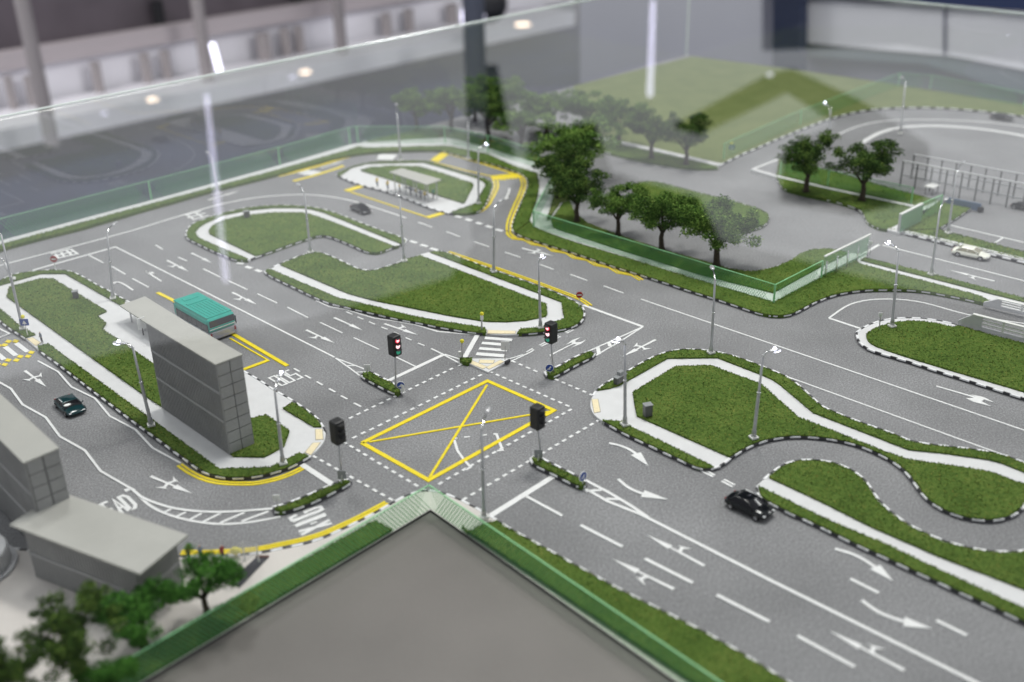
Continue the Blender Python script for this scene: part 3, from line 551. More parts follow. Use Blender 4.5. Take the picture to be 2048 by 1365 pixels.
# solid white
line(Q('p', (231, 494), (400, 579), (668.5, 714.5)), .15)
line(Q('p', (231, 494), (66, 540.5)), .22)
line(Q('p', (-60, 546), (0, 531), (250, 466), (340, 438), (427.9, 411.5), (471.8, 402), (520, 394), (581, 389.6), (620, 389.5), (662.5, 393.5), (703.6, 401.5), (744.6, 413.6), (812, 436)), .17, sm=1)
line(Q('p', (671, 716.5), (695, 725.5), (732, 739.5)), .12); line(Q('p', (671, 716.5), (700, 737), (719.5, 751.5)), .12)
line(Q('y4', (1205, 130), (1275, 130)), .1); line(Q('y4', (1270, 185), (1330, 180)), .1)
line(Q('z4', (950, 825), (1060, 875), (1190, 897), (1430, 970), (1740, 1015), (1940, 1078), (2048, 1085)), .11)
line(Q('z8', (0, 1003), (140, 1028), (330, 1082), (630, 1107)), .11)
line(Q('z8', (1500, 862), (1990, 1040)), .26); line(Q('z8', (1990, 1040), (1790, 1130), (1540, 1242)), .13)
line(Q('p', (1285.8, 654), (1240, 683.5), (1211, 700), (1192, 711.5)), .13)
line(Q('z8', (1710, 1165), (1720, 1200)), .25); line(Q('tm', (1325, 640), (1350, 755)), .28)
line(Q('z8', (635, 1105), (530, 1290)), .34)
line(Q('p', (885.5, 710.5), (777, 761.5)), .3); line(Q('p', (862.5, 698), (886.5, 709.5), (923.5, 729.5)), .13); line(Q('cr', (370, 1100), (315, 1130)), .13)
line(Q('cr', (80, 930), (330, 1012)), .13); line(Q('p', (788, 712.7), (832, 734)), .13)
line(Q('y4', (835, 940), (1075, 1098)), .36); line(Q('y8', (1270, 1030), (735, 1364)), .36); line(Q('p', (1050, 991.7), (1124.7, 1032)), .18)
line(Q('p', (1154, 972), (1180, 983), (1215, 1003), (1250, 1017), (1276, 1027)), .2); line(Q('p', (1171, 961), (1215, 984), (1262, 1012), (1295.6, 1035)), .2)
line(Q('y8', (1520, 1158), (1650, 1150)), .2); line(Q('y8', (1690, 1222), (1790, 1225)), .2)
line(Q('p', (1276, 1026.5), (1550, 1166), (1944, 1362), (2060, 1420)), .2)
line(Q('p', (1282, 599), (1671, 732), (2048, 861), (2120, 886)), .13); line(Q('p', (1573.6, 753.7), (1997, 907)), .12)
line(Q('p', (1658, 636.8), (1684.7, 617.3), (1704, 607.5), (1733.5, 600.7), (1767.7, 598.5), (1804, 599.5), (1841, 604.6), (1872.7, 612.4), (1904.5, 622), (1938.6, 630.7), (1975, 636.8), (2048, 647.8), (2120, 658)), .15, sm=1)
line(Q('p', (1658, 637), (1722.6, 658.3)), .22)
line(Q('z15', (735, 442), (860, 368)), .25); line(Q('p', (1765, 491), (2048, 562.4), (2120, 581)), .15)
line(Q('z15', (1450, 210), (2048, 350)), .16); line(Q('z15', (1875, 312), (1815, 350)), .16)
line(Q('lz', (-120, 440), (0, 500), (160, 580), (0, 640), (-120, 690)), .14)
line(Q('p', (1505, 339), (1565, 316), (1600, 301)), .25)
line(Q('p', (1724, 286), (1740, 276), (1758, 266.6), (1792, 256), (1843.6, 252), (1895, 253), (1963, 258), (2048, 271.7), (2130, 290)), .6, sm=1)
line(Q('p', (1640, 290), (1673, 270), (1724, 249.5), (1775, 241), (1861, 239), (1960, 243), (2048, 253), (2130, 266)), .22, sm=1)
line(Q('p', (1045, 293), (1000, 276), (960, 266), (900, 254)), .2)
# zigzag whites on the left road
line(Q('y0', (310, 92), (475, 180), (585, 305), (780, 400), (900, 545), (1110, 655), (1250, 805), (1480, 930)), .13, 'zigzag_line')
line(Q('y0', (-150, 190), (0, 270), (90, 320), (185, 450), (375, 555), (490, 710), (695, 825), (825, 995), (1075, 1140), (1100, 1150)), .15, 'zigzag_line')
line(Q('hd', (720, 165), (800, 235), (880, 300), (1100, 395), (1400, 485), (1700, 530), (2048, 555), (2500, 545), (3120, 495)), .17, sm=1)
line(Q('hd', (800, 235), (880, 310), (1000, 430), (1250, 565), (1600, 675), (2048, 750), (2400, 755), (2800, 715), (3250, 625)), .17, sm=1)
for s in ((1215, 95, 1280, 65), (1310, 125, 1385, 90), (1400, 155, 1500, 100), (1510, 165, 1650, 95), (1640, 170, 1820, 95), (1800, 160, 2000, 85)): line(Q('w0', s[:2], s[2:]), .16, 'hatch_bar')
line(Q('hd', (590, 188), (690, 150)), .3, 'lane_dash')
# dashes
pairs('z0', (1275, 370, 1330, 405), (1460, 470, 1530, 500), (1665, 565, 1800, 632), (1875, 665, 2025, 735), (730, 455, 845, 515), (915, 545, 1025, 610), (1085, 645, 1215, 715))
pairs('z4', (470, 770, 630, 845), (715, 880, 885, 965), (985, 1005, 1165, 1090), (1260, 1130, 1465, 1225), (1200, 918, 1245, 938), (1290, 960, 1335, 978), (1385, 1000, 1432, 1020), (1485, 1043, 1535, 1062), (1590, 1085, 1630, 1105), (1685, 1130, 1732, 1150), (1785, 1175, 1838, 1195), w=.12)
pairs('z8', (255, 1220, 350, 1265), (155, 185, 262, 225), (380, 262, 490, 302), (608, 345, 728, 385), (860, 430, 988, 473), (1145, 530, 1255, 570), (1395, 612, 1535, 663), (1670, 707, 1830, 765), w=.14)
pairs('bs', (1350, 855, 1420, 880))
pairs('w10', (600, 190, 910, 350), (1080, 440, 1435, 620), (1615, 710, 2005, 910), w=.2)
pairs('w15', (360, 1015, 785, 1245), (755, 590, 965, 695), (1395, 900, 1620, 1010), w=.19)
pairs('y4', (770, 155, 815, 180), (860, 210, 907, 236), (957, 263, 1003, 290), (1057, 320, 1108, 348), (1153, 375, 1205, 402), (1260, 435, 1320, 465), w=.14)
pairs('z4', (302, 516, 355, 522), (375, 546, 422, 560), (455, 573, 500, 588), (1720, 336, 1775, 352), (1808, 366, 1860, 382), (1888, 396, 1945, 412), w=.36)
pairs('v6', (910, 1264, 943, 1272), (970, 1283, 1005, 1292), (1030, 1303, 1063, 1312), (1090, 1322, 1122, 1333), (1145, 1343, 1185, 1353), w=.4)
pairs('y12', (832, 992, 925, 1040), (855, 980, 940, 1027), (995, 1075, 1085, 1122), (1015, 1062, 1105, 1108), (1170, 1158, 1255, 1200), (1190, 1145, 1275, 1190), w=.14)
pairs('tm', (330, 607, 440, 550), (360, 626, 478, 566), (770, 387, 880, 322), (795, 402, 915, 340), (108, 722, 215, 661), (620, 456, 655, 441), (622, 488, 692, 455), w=.11)
line(Q('cr', (1205, 1052), (1300, 1010), (1480, 925), (1560, 885), (1600, 850)), .11); line(Q('cr', (1185, 1008), (1300, 975), (1420, 935)), .1)
dots((694, 840.5), (909, 736.5), 15); dots((700.5, 880.5), (967, 748.5), 17); dots((975.5, 742.5), (1142, 816), 12); dots((1146, 818), (873, 972), 19)
dots((1203, 838), (921, 1004), 19); dots((1020, 721.5), (1078, 746.5), 4); dots((1106.5, 758), (1190, 794), 6)
dots((622, 911), (790, 1005), 11); dots((683, 883), (855, 985), 12)
# pocket marks inside the box
line(Q('y8', (445, 738), (470, 825), (520, 895), (578, 962), (535, 985)), .16); line(Q('y8', (765, 690), (790, 690), (840, 822), (795, 828)), .16)
pairs('y8', (448, 728, 470, 722), (525, 716, 572, 712), (668, 702, 712, 696))
# yellow box
line(Q('p', (724, 886), (975, 762), (1108, 821), (857, 960.5), (724, 886)), 
     .29, 'box_junction_border', 'yellow')
line(Q('p', (738, 884), (1100, 823)), .16, 'box_junction_diagonal', 'yellow', .039); line(Q('p', (974, 770), (859, 955)), .16, 'box_junction_diagonal', 'yellow', .042)
# zebra crossings
for q in ([(775, 630), (1240, 665), (1220, 707), (755, 672)], [(725, 717), (1190, 752), (1170, 795), (705, 757)], [(680, 808), (1145, 845), (1130, 885), (655, 850)], [(630, 897), (1100, 932), (1085, 982), (608, 945)]):
    patch(Q('cr', *q), 'crossing_stripe')
for q in ([(235, 755), (320, 728), (510, 875), (430, 900)], [(45, 817), (135, 790), (315, 940), (235, 965)], [(-120, 890), (-35, 880), (115, 1005), (30, 1035)]):
    patch(Q('lz', *q), 'crossing_stripe')
for x, y in ((145, 710), (270, 705), (80, 770), (535, 898), (480, 963), (345, 968), (280, 1030), (140, 1030), (80, 1105), (-40, 1100), (-30, 780)):
    patch(Q('lz', (x - 60, y + 12), (x - 18, y - 27), (x + 58, y - 12), (x + 15, y + 28)), 'yellow_stud', 'yellow')
# yellow lines
line(Q('p', (315, 585.5), (344, 600), (462, 666), (574.6, 732)), .3, 'yellow_line', 'yellow')
line(Q('p', (460, 677), (535.5, 720.5)), .13, 'yellow_line', 'yellow'); line(Q('p', (537.5, 720.5), (484, 740.5)), .3, 'yellow_line', 'yellow', .039)
line(Q('bs', (645, 547), (800, 500)), .7, 'yellow_line', 'yellow'); line(Q('bs', (690, 558), (1440, 805)), .18, 'yellow_line', 'yellow'); line(Q('bs', (1440, 807), (1600, 760)), .6, 'yellow_line', 'yellow')
def dbl(px, w=.1, gap=.24, sm=1, wob=0):
    P = G(soft(px, sm))
    if wob:
        P = resample(P, 1.15); n = len(P); Q2 = []
        for i, p in enumerate(P):
            d = (P[min(i + 1, n - 1)] - P[max(i - 1, 0)]).normalized(); Q2.append(p + Vector((-d.y, d.x)) * wob * (1 if i % 2 else -1))
        P = Q2
    for s in (-1, 1):
        b = MB(); b.ribbon(P, w, .001, .035, off=s * gap / 2); on_road(b, 'double_yellow_line', M['yellow'])
dbl(Q('z8', (395, 430), (1000, 635), (1400, 785), (1480, 818), (1530, 850), (1558, 872)), .12, .26)
dbl(Q('v6', (1295, 1040), (1312, 1075), (1295, 1135), (1255, 1220), (1220, 1310), (1222, 1365)) + Q('z8', (885, 265), (905, 300), (940, 315)), .17, .34)
dbl(Q('z8', (930, 312), (1050, 345), (1200, 390), (1990, 655)), .13, .3, 0, .2)
dbl(Q('y0', (1470, 945), (1560, 1010), (1680, 1065), (1820, 1095), (2048, 1100)) + Q('y4', (500, 1090), (650, 1055), (760, 1012), (845, 968)), .16, .24)
dbl(Q('p', (773, 1006), (714, 1038), (678, 1054), (645, 1069), (604, 1081), (562, 1089.5), (527, 1097), (500, 1101), (430, 1106), (362, 1106)), .16, .22)
dbl(Q('v6', (1145, 1060), (1152, 1095), (1125, 1150), (1092, 1210), (1040, 1247), (950, 1259)), .2, .34)
dbl(Q('bs', (-20, 405), (150, 365), (400, 300), (600, 235), (720, 205), (850, 187)), .2, .3)
line(Q('bs', (130, 450), (350, 392), (560, 325), (620, 300)), .4, 'yellow_line', 'yellow', sm=1); line(Q('bs', (1660, 190), (1850, 245), (2048, 305), (2330, 395)), .25, 'yellow_line', 'yellow')
line(Q('bs', (1500, 265), (1800, 345), (2048, 400), (2200, 440)), .16, 'yellow_line', 'yellow')
patch(Q('bs', (1465, 248), (1590, 160), (1668, 175), (1545, 262)), 'yellow_hump', 'yellow')
hump = Q('v6', (1115, 1030), (1295, 1012), (1318, 1032))
teeth = [hump[0], hump[1], hump[2]]
for i in range(8):
    x = 1300 - i * 22; teeth += Q('v6', (x, 1036 + i * 2), (x - 14, 1046 + i * 2))
patch(teeth + Q('v6', (1128, 1058)), 'yellow_hump', 'yellow')
# arrows
def shape(o, ax, ay, pts):
    return [o + ax * x + ay * y for x, y in pts]
def arrow(tail, tip, br='', name='direction_arrow', w=.1, k=1.0):
    a, b = at(*tail), at(*tip); L = (b - a).length; t = (b - a).normalized(); n = Vector((-t.y, t.x, 0)); hl = L * .42; hw = .19 * k
    mbx = MB(); mbx.prism(shape(a, t, n, [(0, -w), (0, w), (L - hl * .98, w * .6), (L - hl * .98, -w * .6)]), .001, .035)
    mbx.prism(shape(a, t, n, [(L - hl, -hw), (L - hl, hw), (L, 0)]), .001, .0352)
    for s in br:
        sg = 1 if s == 'L' else -1; c = L * .46
        mbx.prism(shape(a, t, n, [(c - .26, sg * w * .4), (c - .04, sg * w * .4), (c + .06, sg * .36), (c + .28, sg * .4), (c - .02, sg * .5), (c - .46, sg * .66), (c - .22, sg * .44), (c - .12, sg * .34)]), .001, .0354)
    return on_road(mbx, name, M['white'])
for a in (((334.5, 522), (377, 544), 'R'), ((464.7, 586), (513.5, 610.4), 'R'), ((612.4, 661.2), (669.8, 688), 'R'), ((1311, 680.8), (1244, 715), 'LR'), ((50, 742.7), (92.8, 775), 'LR'), ((301.5, 954), (385.7, 989.3), 'LR'),
          ((1408, 1133), (1292.7, 1071), 'R'), ((1347.8, 1180), (1224.2, 1119.5), 'L'), ((1808, 1342.4), (1657.8, 1263.2), 'R'), ((383, 507.4), (423.6, 527), ''), ((668.6, 636.8), (726, 662.5), ''), ((768.7, 649), (837, 671.7), 'L'),
          ((1988.7, 563.6), (1898.3, 541.6), 'L'), ((1044, 497.7), (1107.6, 513.5), 'LR'), ((642, 336.7), (687, 323), ''), ((417, 401), (475, 384), '')):
    arrow(*a)
def curve_arrow(px, w=.12, hk=.34, hl=1.5):
    P = resample(G(soft(px, 2)), .25); m = max(2, len(P) - int(hl / .25)); b = MB()
    b.ribbon(P[:m + 1], w * 1.6, .001, .035); t = (P[-1] - P[m]).normalized(); n = Vector((-t.y, t.x))
    b.prism([P[m] + n * hk, P[m] - n * hk, P[-1] + t * .25], .001, .0352); on_road(b, 'direction_arrow', M['white'])
curve_arrow(Q('p', (1218, 888), (1243, 893), (1268, 905), (1292.8, 929.5))); curve_arrow(Q('p', (1236.6, 960), (1255, 977), (1285, 990), (1328, 999)))
curve_arrow(Q('p', (1670, 1099.4), (1705, 1109), (1740, 1128), (1778.6, 1158.5)), hl=1.3); curve_arrow(Q('p', (1723.6, 1202.8), (1755.8, 1227), (1795, 1242), (1852.5, 1256.5)), hl=1.3)
curve_arrow(Q('z0', (1320, 670), (1240, 620), (1190, 580), (1215, 600), (1250, 605)), .1, .25, .5); curve_arrow(Q('z0', (1090, 745), (1010, 690), (950, 672), (925, 695), (940, 690)), .1, .25, .4)
curve_arrow(Q('v6', (1225, 1105), (1222, 1130), (1212, 1150), (1205, 1165)), .12, .3, .6)
patch(Q('tm', (498, 775), (520, 790), (880, 600), (930, 588), (960, 600), (870, 650), (1040, 585), (1130, 513), (1040, 555), (950, 560), (940, 530), (1040, 470), (900, 515), (840, 560), (780, 602), (880, 562), (890, 578), (870, 592)), 'direction_arrow')
patch(Q('y15', (1330, 295), (1328, 303), (1600, 382), (1640, 398), (1570, 398), (1640, 430), (1700, 445), (1778, 465), (1700, 425), (1720, 408), (1805, 435), (1740, 400), (1690, 382), (1600, 368), (1660, 388), (1620, 378)), 'direction_arrow')
# lettering
GL = dict(B=[[(0, 0), (0, 1), (.9, 1), (.9, .5), (0, .5)], [(.9, .5), (.9, 0), (0, 0)]], U=[[(0, 1), (0, 0), (.95, 0), (.95, 1)]], S=[[(1, 1), (.05, 1), (.05, .5), (1, .5), (1, 0), (.05, 0)]],
          A=[[(0, 0), (.5, 1), (1, 0)], [(.22, .36), (.78, .36)]], H=[[(0, 0), (0, 1)], [(1, 0), (1, 1)], [(0, .5), (1, .5)]], E=[[(1, 1), (0, 1), (0, 0), (1, 0)], [(0, .5), (.8, .5)]], D=[[(0, 0), (0, 1), (.6, 1), (1, .8), (1, .2), (.6, 0), (0, 0)]],
          X=[[(0, 0), (1, 1)], [(0, 1), (1, 0)]], I=[[(.5, 0), (.5, 1)]], N=[[(0, 0), (0, 1), (1, 0), (1, 1)]], G=[[(1, .78), (.85, 1), (.15, 1), (0, .85), (0, .15), (.15, 0), (.85, 0), (1, .15), (1, .5), (.55, .5)]])
GL['-'] = [[(.3, .42), (.7, .42)], [(.3, .52), (.7, .52)]]
def letters(text, o, r, u, w=.13, gap=.28, widths=None):
    """stroke letters laid on the road: o = foot of the first letter, r = end of the line, u = top of the first letter"""
    wd = [(widths or {}).get(c, 1) for c in text]; tot = sum(wd) + gap * (len(text) - 1); x = 0
    for c, k in zip(text, wd):
        m = MB()
        for j, st in enumerate(GL[c]):
            m.ribbon([o + (r - o) * ((x + a * k) / tot) + (u - o) * b for a, b in st], w, .001, .036 + .0002 * j)
        e = on_road(m, 'road_lettering', M['white']); x += k + gap
def P1(k, x, y): return at(*Q(k, (x, y))[0])
letters('BUS', P1('y4', 672, 300), P1('y4', 838, 232), P1('y4', 566, 236), .14)
letters('AHEAD', at(190, 1052), at(275.5, 1015), at(166, 1026), .2, .32)
letters('X-ING', at(663.5, 1048), at(640.5, 1014), at(602, 1071.5), .2, .22, {'-': .9, 'I': .3})
# two worn words at the upper left, too blurred to read: rows of short bars
for k, ax in (('z0', [(415, 440, 575, 402), (430, 462, 605, 422), (470, 478, 640, 440), (455, 445, 480, 478), (500, 430, 530, 470), (545, 415, 590, 455), (580, 405, 640, 445)]),
              ('z0', [(1515, 128, 1645, 92), (1535, 148, 1680, 108), (1575, 163, 1710, 128), (1530, 122, 1590, 160), (1600, 105, 1660, 140)]),
              ('bs', [(190, 378, 290, 345), (230, 390, 340, 352), (280, 392, 385, 360)]), ('bs', [(968, 240, 985, 192), (1000, 242, 1030, 190), (1035, 243, 1075, 192), (1075, 245, 1118, 196)])):
    for s in ax: line(Q(k, s[:2], s[2:]), .5 if k == 'bs' else .2, 'road_lettering')
# ================================================================== street lamps
def street_lamp(base, bend, head, lit, label, zb=.3, group='street lamps of the model roads', r=.085, sign=None):
    b = at(*base, zb); t = lift(b, bend); hp = at(*head, t.z + .12)
    o = thing('street_lamp', label, 'street lamp', b, 0, group)
    L = lambda p: Vector(p) - b
    m = MB(); m.box((0, 0, .05), (.46, .46, .1), .4); m.box((0, 0, .13), (.3, .3, .08), .4); m.build('base_plate', M['rail'], o)
    d = t - b
    m = MB(); m.tube([(0, 0, .1), d * .1, d * .11, d * .56, d * .57, d], [r * 1.9, r * 1.6, r * 1.25, r * 1.1, r * .9, r * .75], 10); m.build('pole', M['steel'], o, True)
    m = MB(); m.tube([d * .56, d * .575], r * 1.5, 10); m.build('collar', M['chrome'], o, True)
    a = L(hp); k = (a - d); k1 = d + Vector((k.x * .12, k.y * .12, .3)); dirh = Vector((k.x, k.y, 0)); hl = max(dirh.length, .3)
    m = MB(); m.tube([d, d * .985 + Vector((k.x * .03, k.y * .03, .14)), d + Vector((k.x * .3, k.y * .3, .26)), d + Vector((k.x * .62, k.y * .62, .3))], [r * .75, r * .7, r * .62, r * .55], 8); m.build('arm', M['chrome'], o, True)
    c = d + Vector((k.x, k.y, .28)); ang = math.atan2(k.y, k.x); R = Matrix.Rotation(ang, 3, 'Z')
    m = MB(); m.ball((0, 0, 0), (.42, .17, .09), 12); m.v = [tuple(c + R @ Vector(v)) for v in m.v]; h = m.build('lamp_head', M['steel'], o, True)
    m = MB(); m.ball((0, 0, 0), (.3, .13, .075), 12); m.v = [tuple(c + R @ Vector((v[0] + .1, v[1], v[2] - .05))) for v in m.v]; m.build('lamp_lens', M['led'] if lit else M['lampglass'], h, True)
    if lit:
        m = MB(); m.ball(tuple(c + Vector((0, 0, .1))), .1, 8); m.build('light_source', M['led'], h, True)
    return o
LAMPS = [((1422, 706), (1430, 561), (1424, 540), 0, 'street lamp on the top edge of the island right of the yellow box'),
 ((1507, 876), (1526, 714), (1549, 706), 1, 'street lamp beside the bend of the loop road, head pointing right'),
 ((1250, 850), (1250, 690), (1236, 686), 1, 'street lamp rising from the pale corner just right of the yellow box'),
 ((1784, 653), (1797, 505), (1777, 491), 1, 'street lamp on the white rimmed island at the right edge'),
 ((1862.5, 549), (1880, 419), (1892, 402), 0, 'street lamp on the narrow grass strip left of the white car'),
 ((1896, 466), (1912.6, 347), (1926, 328), 0, 'pale street lamp at the corner of the parking lot'),
 ((987.5, 544), (988, 419), (1002, 405), 0, 'street lamp on the upper edge of the centre island beside double yellow lines'),
 ((1081, 655), (1077, 526), (1084, 519), 1, 'brightly lit street lamp at the right nose of the centre island'),
 ((808.5, 522), (799, 397), (786, 387), 0, 'street lamp at the upper mouth of the zigzag driveway'),
 ((621, 505), (608.4, 386), (597, 373), 0, 'street lamp beside the middle of the zigzag driveway'),
 ((226, 597), (214.4, 468), (231, 451), 0, 'street lamp on the grass rim left of the bus shelter'),
 ((45.5, 657.6), (2, 470), (-22, 455), 0, 'tall street lamp at the left pedestrian crossing, beside the blue sign'),
 ((25.6, 558.7), (8.5, 525.7), (0, 520), 0, 'short lamp post at the tip of the left island'),
 ((302.7, 851), (266, 697), (239, 691), 1, 'lit street lamp in front of the tall grey grandstand'),
 ((566, 927), (550, 785), (563.5, 753), 1, 'lit street lamp at the near tip of the left island by the BUS lettering'),
 ((968.5, 1034), (963, 862), (977, 824), 0, 'blurred street lamp in the foreground at the right of the fence corner'),
 ((936.7, 318), (936, 248), (944, 236), 0, 'far hazy street lamp with a white head beside the trees'),
 ((957, 407), (956.5, 302), (972, 293), 1, 'street lamp at the right end of the bus stop island'),
 ((801.7, 321), (794, 228), (793, 212), 0, 'far street lamp at the bend of the back road'),
 ((436, 388), (424, 318), (415, 308), 0, 'far lamp on the left back verge'),
 ((1658, 267), (1661, 219), (1650, 210), 1, 'far lit street lamp behind the left one of the two large trees'),
 ((1801, 267), (1811, 166), (1803, 158), 0, 'faint tall lamp on the far curved track')]
for a in LAMPS: street_lamp(*a)
# ================================================================== traffic signals
def signal(base, boxc, faces, label, hb=1.42):
    b = at(*base, .3); c = lift(b, boxc) - b; o = thing('traffic_signal', label, 'traffic light', b, 0, 'traffic lights at the junction corners')
    m = MB(); m.tube([(0, 0, 0), (0, 0, .25), c * .3, c - Vector((0, 0, hb / 2))], [.1, .075, .06, .055], 8); m.build('pole', M['steel'], o, True)
    R = Matrix((-AX, BX, Vector((0, 0, 1)))).transposed()
    m = MB(); m.box(tuple(c), (.66, .66, hb), M4=R); h = m.build('signal_head', M['dark'], o); bev(h, .09, 2)
    for f in faces:
        n = (-AX) if f == 'A' else (-BX); s = n.cross(Vector((0, 0, 1)))
        for k, mt in ((.4, 'red'), (0, 'redcore'), (-.4, 'green')):
            m = MB(); p = c + n * .34 + Vector((0, 0, k)); m.tube([p - n * .02, p + n * .02], .165, 14); l = m.build('lens', M[mt], h)
            if mt == 'red':
                q = MB(); q.tube([p, p + n * .035], .115, 12); q.build('lamp_core', M['redcore'], h)
    for f in faces or ('A',):
        n = (-AX) if f == 'A' else (-BX)
        for k in (.4, 0, -.4):
            m = MB(); p = c + n * .38 + Vector((0, 0, k + .17)); m.box(tuple(p), (.34, .34, .03), M4=R); m.build('visor', M['dark'], h)
    return o
signal((792, 777), (789, 690), 'A', 'traffic light showing red on the median left of the zebra crossing')
signal((1106, 744), (1102, 665), 'B', 'traffic light showing red on the median right of the zebra crossing')
signal((684.5, 962), (675, 863), '', 'black traffic light seen from behind at the left corner of the yellow box')
signal((1082, 920), (1075, 834), '', 'black traffic light seen from behind over the right corner of the yellow box')
# ================================================================== signs and small posts
def sign(base, top, kind, label, s=.26, zb=.3, n=None, name='road_sign', cat='road sign', group=None):
    b = at(*base, zb); c = lift(b, top) - b; o = thing(name, label, cat, b, 0, group); n = n or (-AX - BX).normalized(); s2 = n.cross(Vector((0, 0, 1))).normalized()
    m = MB(); m.tube([(0, 0, 0), c], .035, 6); m.build('post', M['rail'] if kind != 'plate' else M['steel'], o)
    R = Matrix((s2, n, Vector((0, 0, 1)))).transposed()
    if kind == 'blue':
        m = MB(); m.tube([c, c + n * .04], s * 1.15, 16); m.build('sign_rim', M['plate'], o); m = MB(); m.tube([c + n * .03, c + n * .055], s, 16); f = m.build('sign_face', M['blue'], o)
        m = MB(); m.box(tuple(c + n * .06), (.09, .02, s * 1.1), M4=R @ Matrix.Rotation(-.7, 3, 'Y')); m.box(tuple(c + n * .06 + s2 * .05 + Vector((0, 0, -.08))), (.2, .02, .07), M4=R); m.build('arrow_mark', M['plate'], f)
    elif kind == 'red':
        m = MB(); m.tube([c, c + n * .04], s, 8); f = m.build('sign_face', M['signred'], o)
        m = MB(); m.box(tuple(c + n * .05), (s * 1.2, .02, s * .35), M4=R); m.build('white_bar', M['plate'], f)
    elif kind == 'bluesq':
        m = MB(); m.box(tuple(c), (s * 2, .05, s * 1.7), M4=R); f = m.build('sign_face', M['blue'], o)
        m = MB(); m.prism([(-.16, -.13), (.16, -.13), (0, .15)], .0, .01); m.v = [tuple(c + n * .03 + s2 * v[0] + Vector((0, 0, v[1])) + n * v[2]) for v in m.v]; m.build('white_triangle', M['plate'], f)
        m = MB(); m.ball(tuple(c + Vector((-.05, .05, .42))), .15, 10); m.build('beacon_ball', M['yball'], o, True)
    else:
        m = MB(); m.box(tuple(c), (s * 1.7, .05, s * 1.9), M4=R); m.build('plate', M['greyplate'] if kind == 'back' else M['plate'], o)
    return o
gs = 'blue round keep left signs on the medians'
sign((802, 783), (801.5, 770.5), 'blue', 'blue round sign at the near tip of the median left of the zebra crossing', .24, group=gs)
m = MB(); p = at(806, 783, .3); m.tube([p, p + Vector((0, 0, .35))], [.12, .1], 8); m.ball(tuple(p + Vector((0, 0, .4))), .13, 8); q = m.build('bollard', M['rail'], label='stubby white bollard at the tip of the median left of the crossing', cat='bollard')
sign((1100, 747), (1099, 736), 'blue', 'blue round sign below the red traffic light right of the crossing', .25, group=gs)
sign((1165.5, 968), (1165, 953), 'blue', 'blue round sign at the far end of the median by the white hatching', .26, n=-AX, group=gs)
sign((1076, 922), (1077, 908), 'back', 'grey sign back on the median below the yellow box corner', .28)
sign((683, 966), (683.5, 950), 'back', 'small grey sign back at the foot of the left signal', .28)
sign((735, 749), (734.5, 736), 'plate', 'small square plate at the far end of the median left of the crossing', .24)
sign((555, 1017), (553, 997), 'plate', 'small white plate at the far end of the lower left median', .22)
sign((1010, 719.6), (1010.5, 692), 'plate', 'square white sign on a post at the zebra crossing refuge', .34)
sign((111, 538), (107.4, 518.4), 'red', 'red round stop sign at the top of the left island', .3)
sign((1158, 614), (1159, 590), 'red', 'small red and white sign at the nose of the centre island', .26)
sign((1740, 512), (1741, 487), 'plate', 'small white box on a post beside the sliding gate', .18)
sign((1758.5, 659), (1761, 630), 'plate', 'thin T shaped white sign on the island at the right edge', .16)
sign((55.5, 671), (48.7, 645), 'bluesq', 'square blue crossing sign with a yellow beacon, left edge', .3)
sign((1464, 303), (1464, 295), 'bluesq', 'tiny blue sign at the edge of the far field', .28)
def beacon(base, top, label, box):
    b = at(*base, .3); c = lift(b, top) - b; o = thing('crossing_beacon', label, 'beacon', b, 0, 'yellow beacons at the zebra crossing')
    m = MB(); m.tube([(0, 0, 0), c], [.07, .05], 8); m.build('post', M['steel'], o)
    m = MB(); m.ball(tuple(c), .15, 12); m.build('beacon_ball', M['yball'], o, True)
    m = MB(); m.box(tuple(c * .78 if box else c * .28 + Vector((-.12, 0, 0))), (.22, .18, .36 if box else .3)); m.build('control_box', M['plate'] if box else M['rail'], o)
beacon((924, 717), (924, 682.6), 'yellow ball beacon on the grass tip of the crossing refuge', 0); beacon((963.5, 659), (963.8, 628), 'yellow ball beacon with a white box, above the zebra crossing', 1)
def cabinet(px, d, label, rz=.78, m1='darkgrey', z=.3, ext=None):
    b = at(*px, z); o = thing('utility_cabinet', label, 'cabinet', b, rz)
    m = MB(); m.box((0, 0, d[2] / 2), d); h = m.build('body', M[m1], o); bev(h, .03)
    m = MB(); m.box((0, 0, d[2] + .02), (d[0] * 1.08, d[1] * 1.08, .05)); m.build('lid', M['greyplate'], o)
    m = MB(); m.box((0, -d[1] / 2 - .01, d[2] * .5), (d[0] * .8, .02, d[2] * .8)); m.build('door', M[m1], o)
    if ext:
        m = MB(); m.box(ext[0], ext[1]); m.build('side_box', M['greyplate'], o)
cabinet((1295, 831), (.5, .42, .75), 'dark grey cabinet on the lawn near the pale corner, right of the yellow box', .3)
cabinet((1240, 764), (.95, .35, .45), 'long grey box on the grass strip beside the lamp', .78, ext=((.1, .05, .6), (.4, .3, .25)))
cabinet((152, 595), (.45, .4, .5), 'dark cabinet on the lawn near the left island path', .4)
cabinet((494, 434), (.5, .45, .55), 'black cabinet on the ring path of the upper left island', .4)
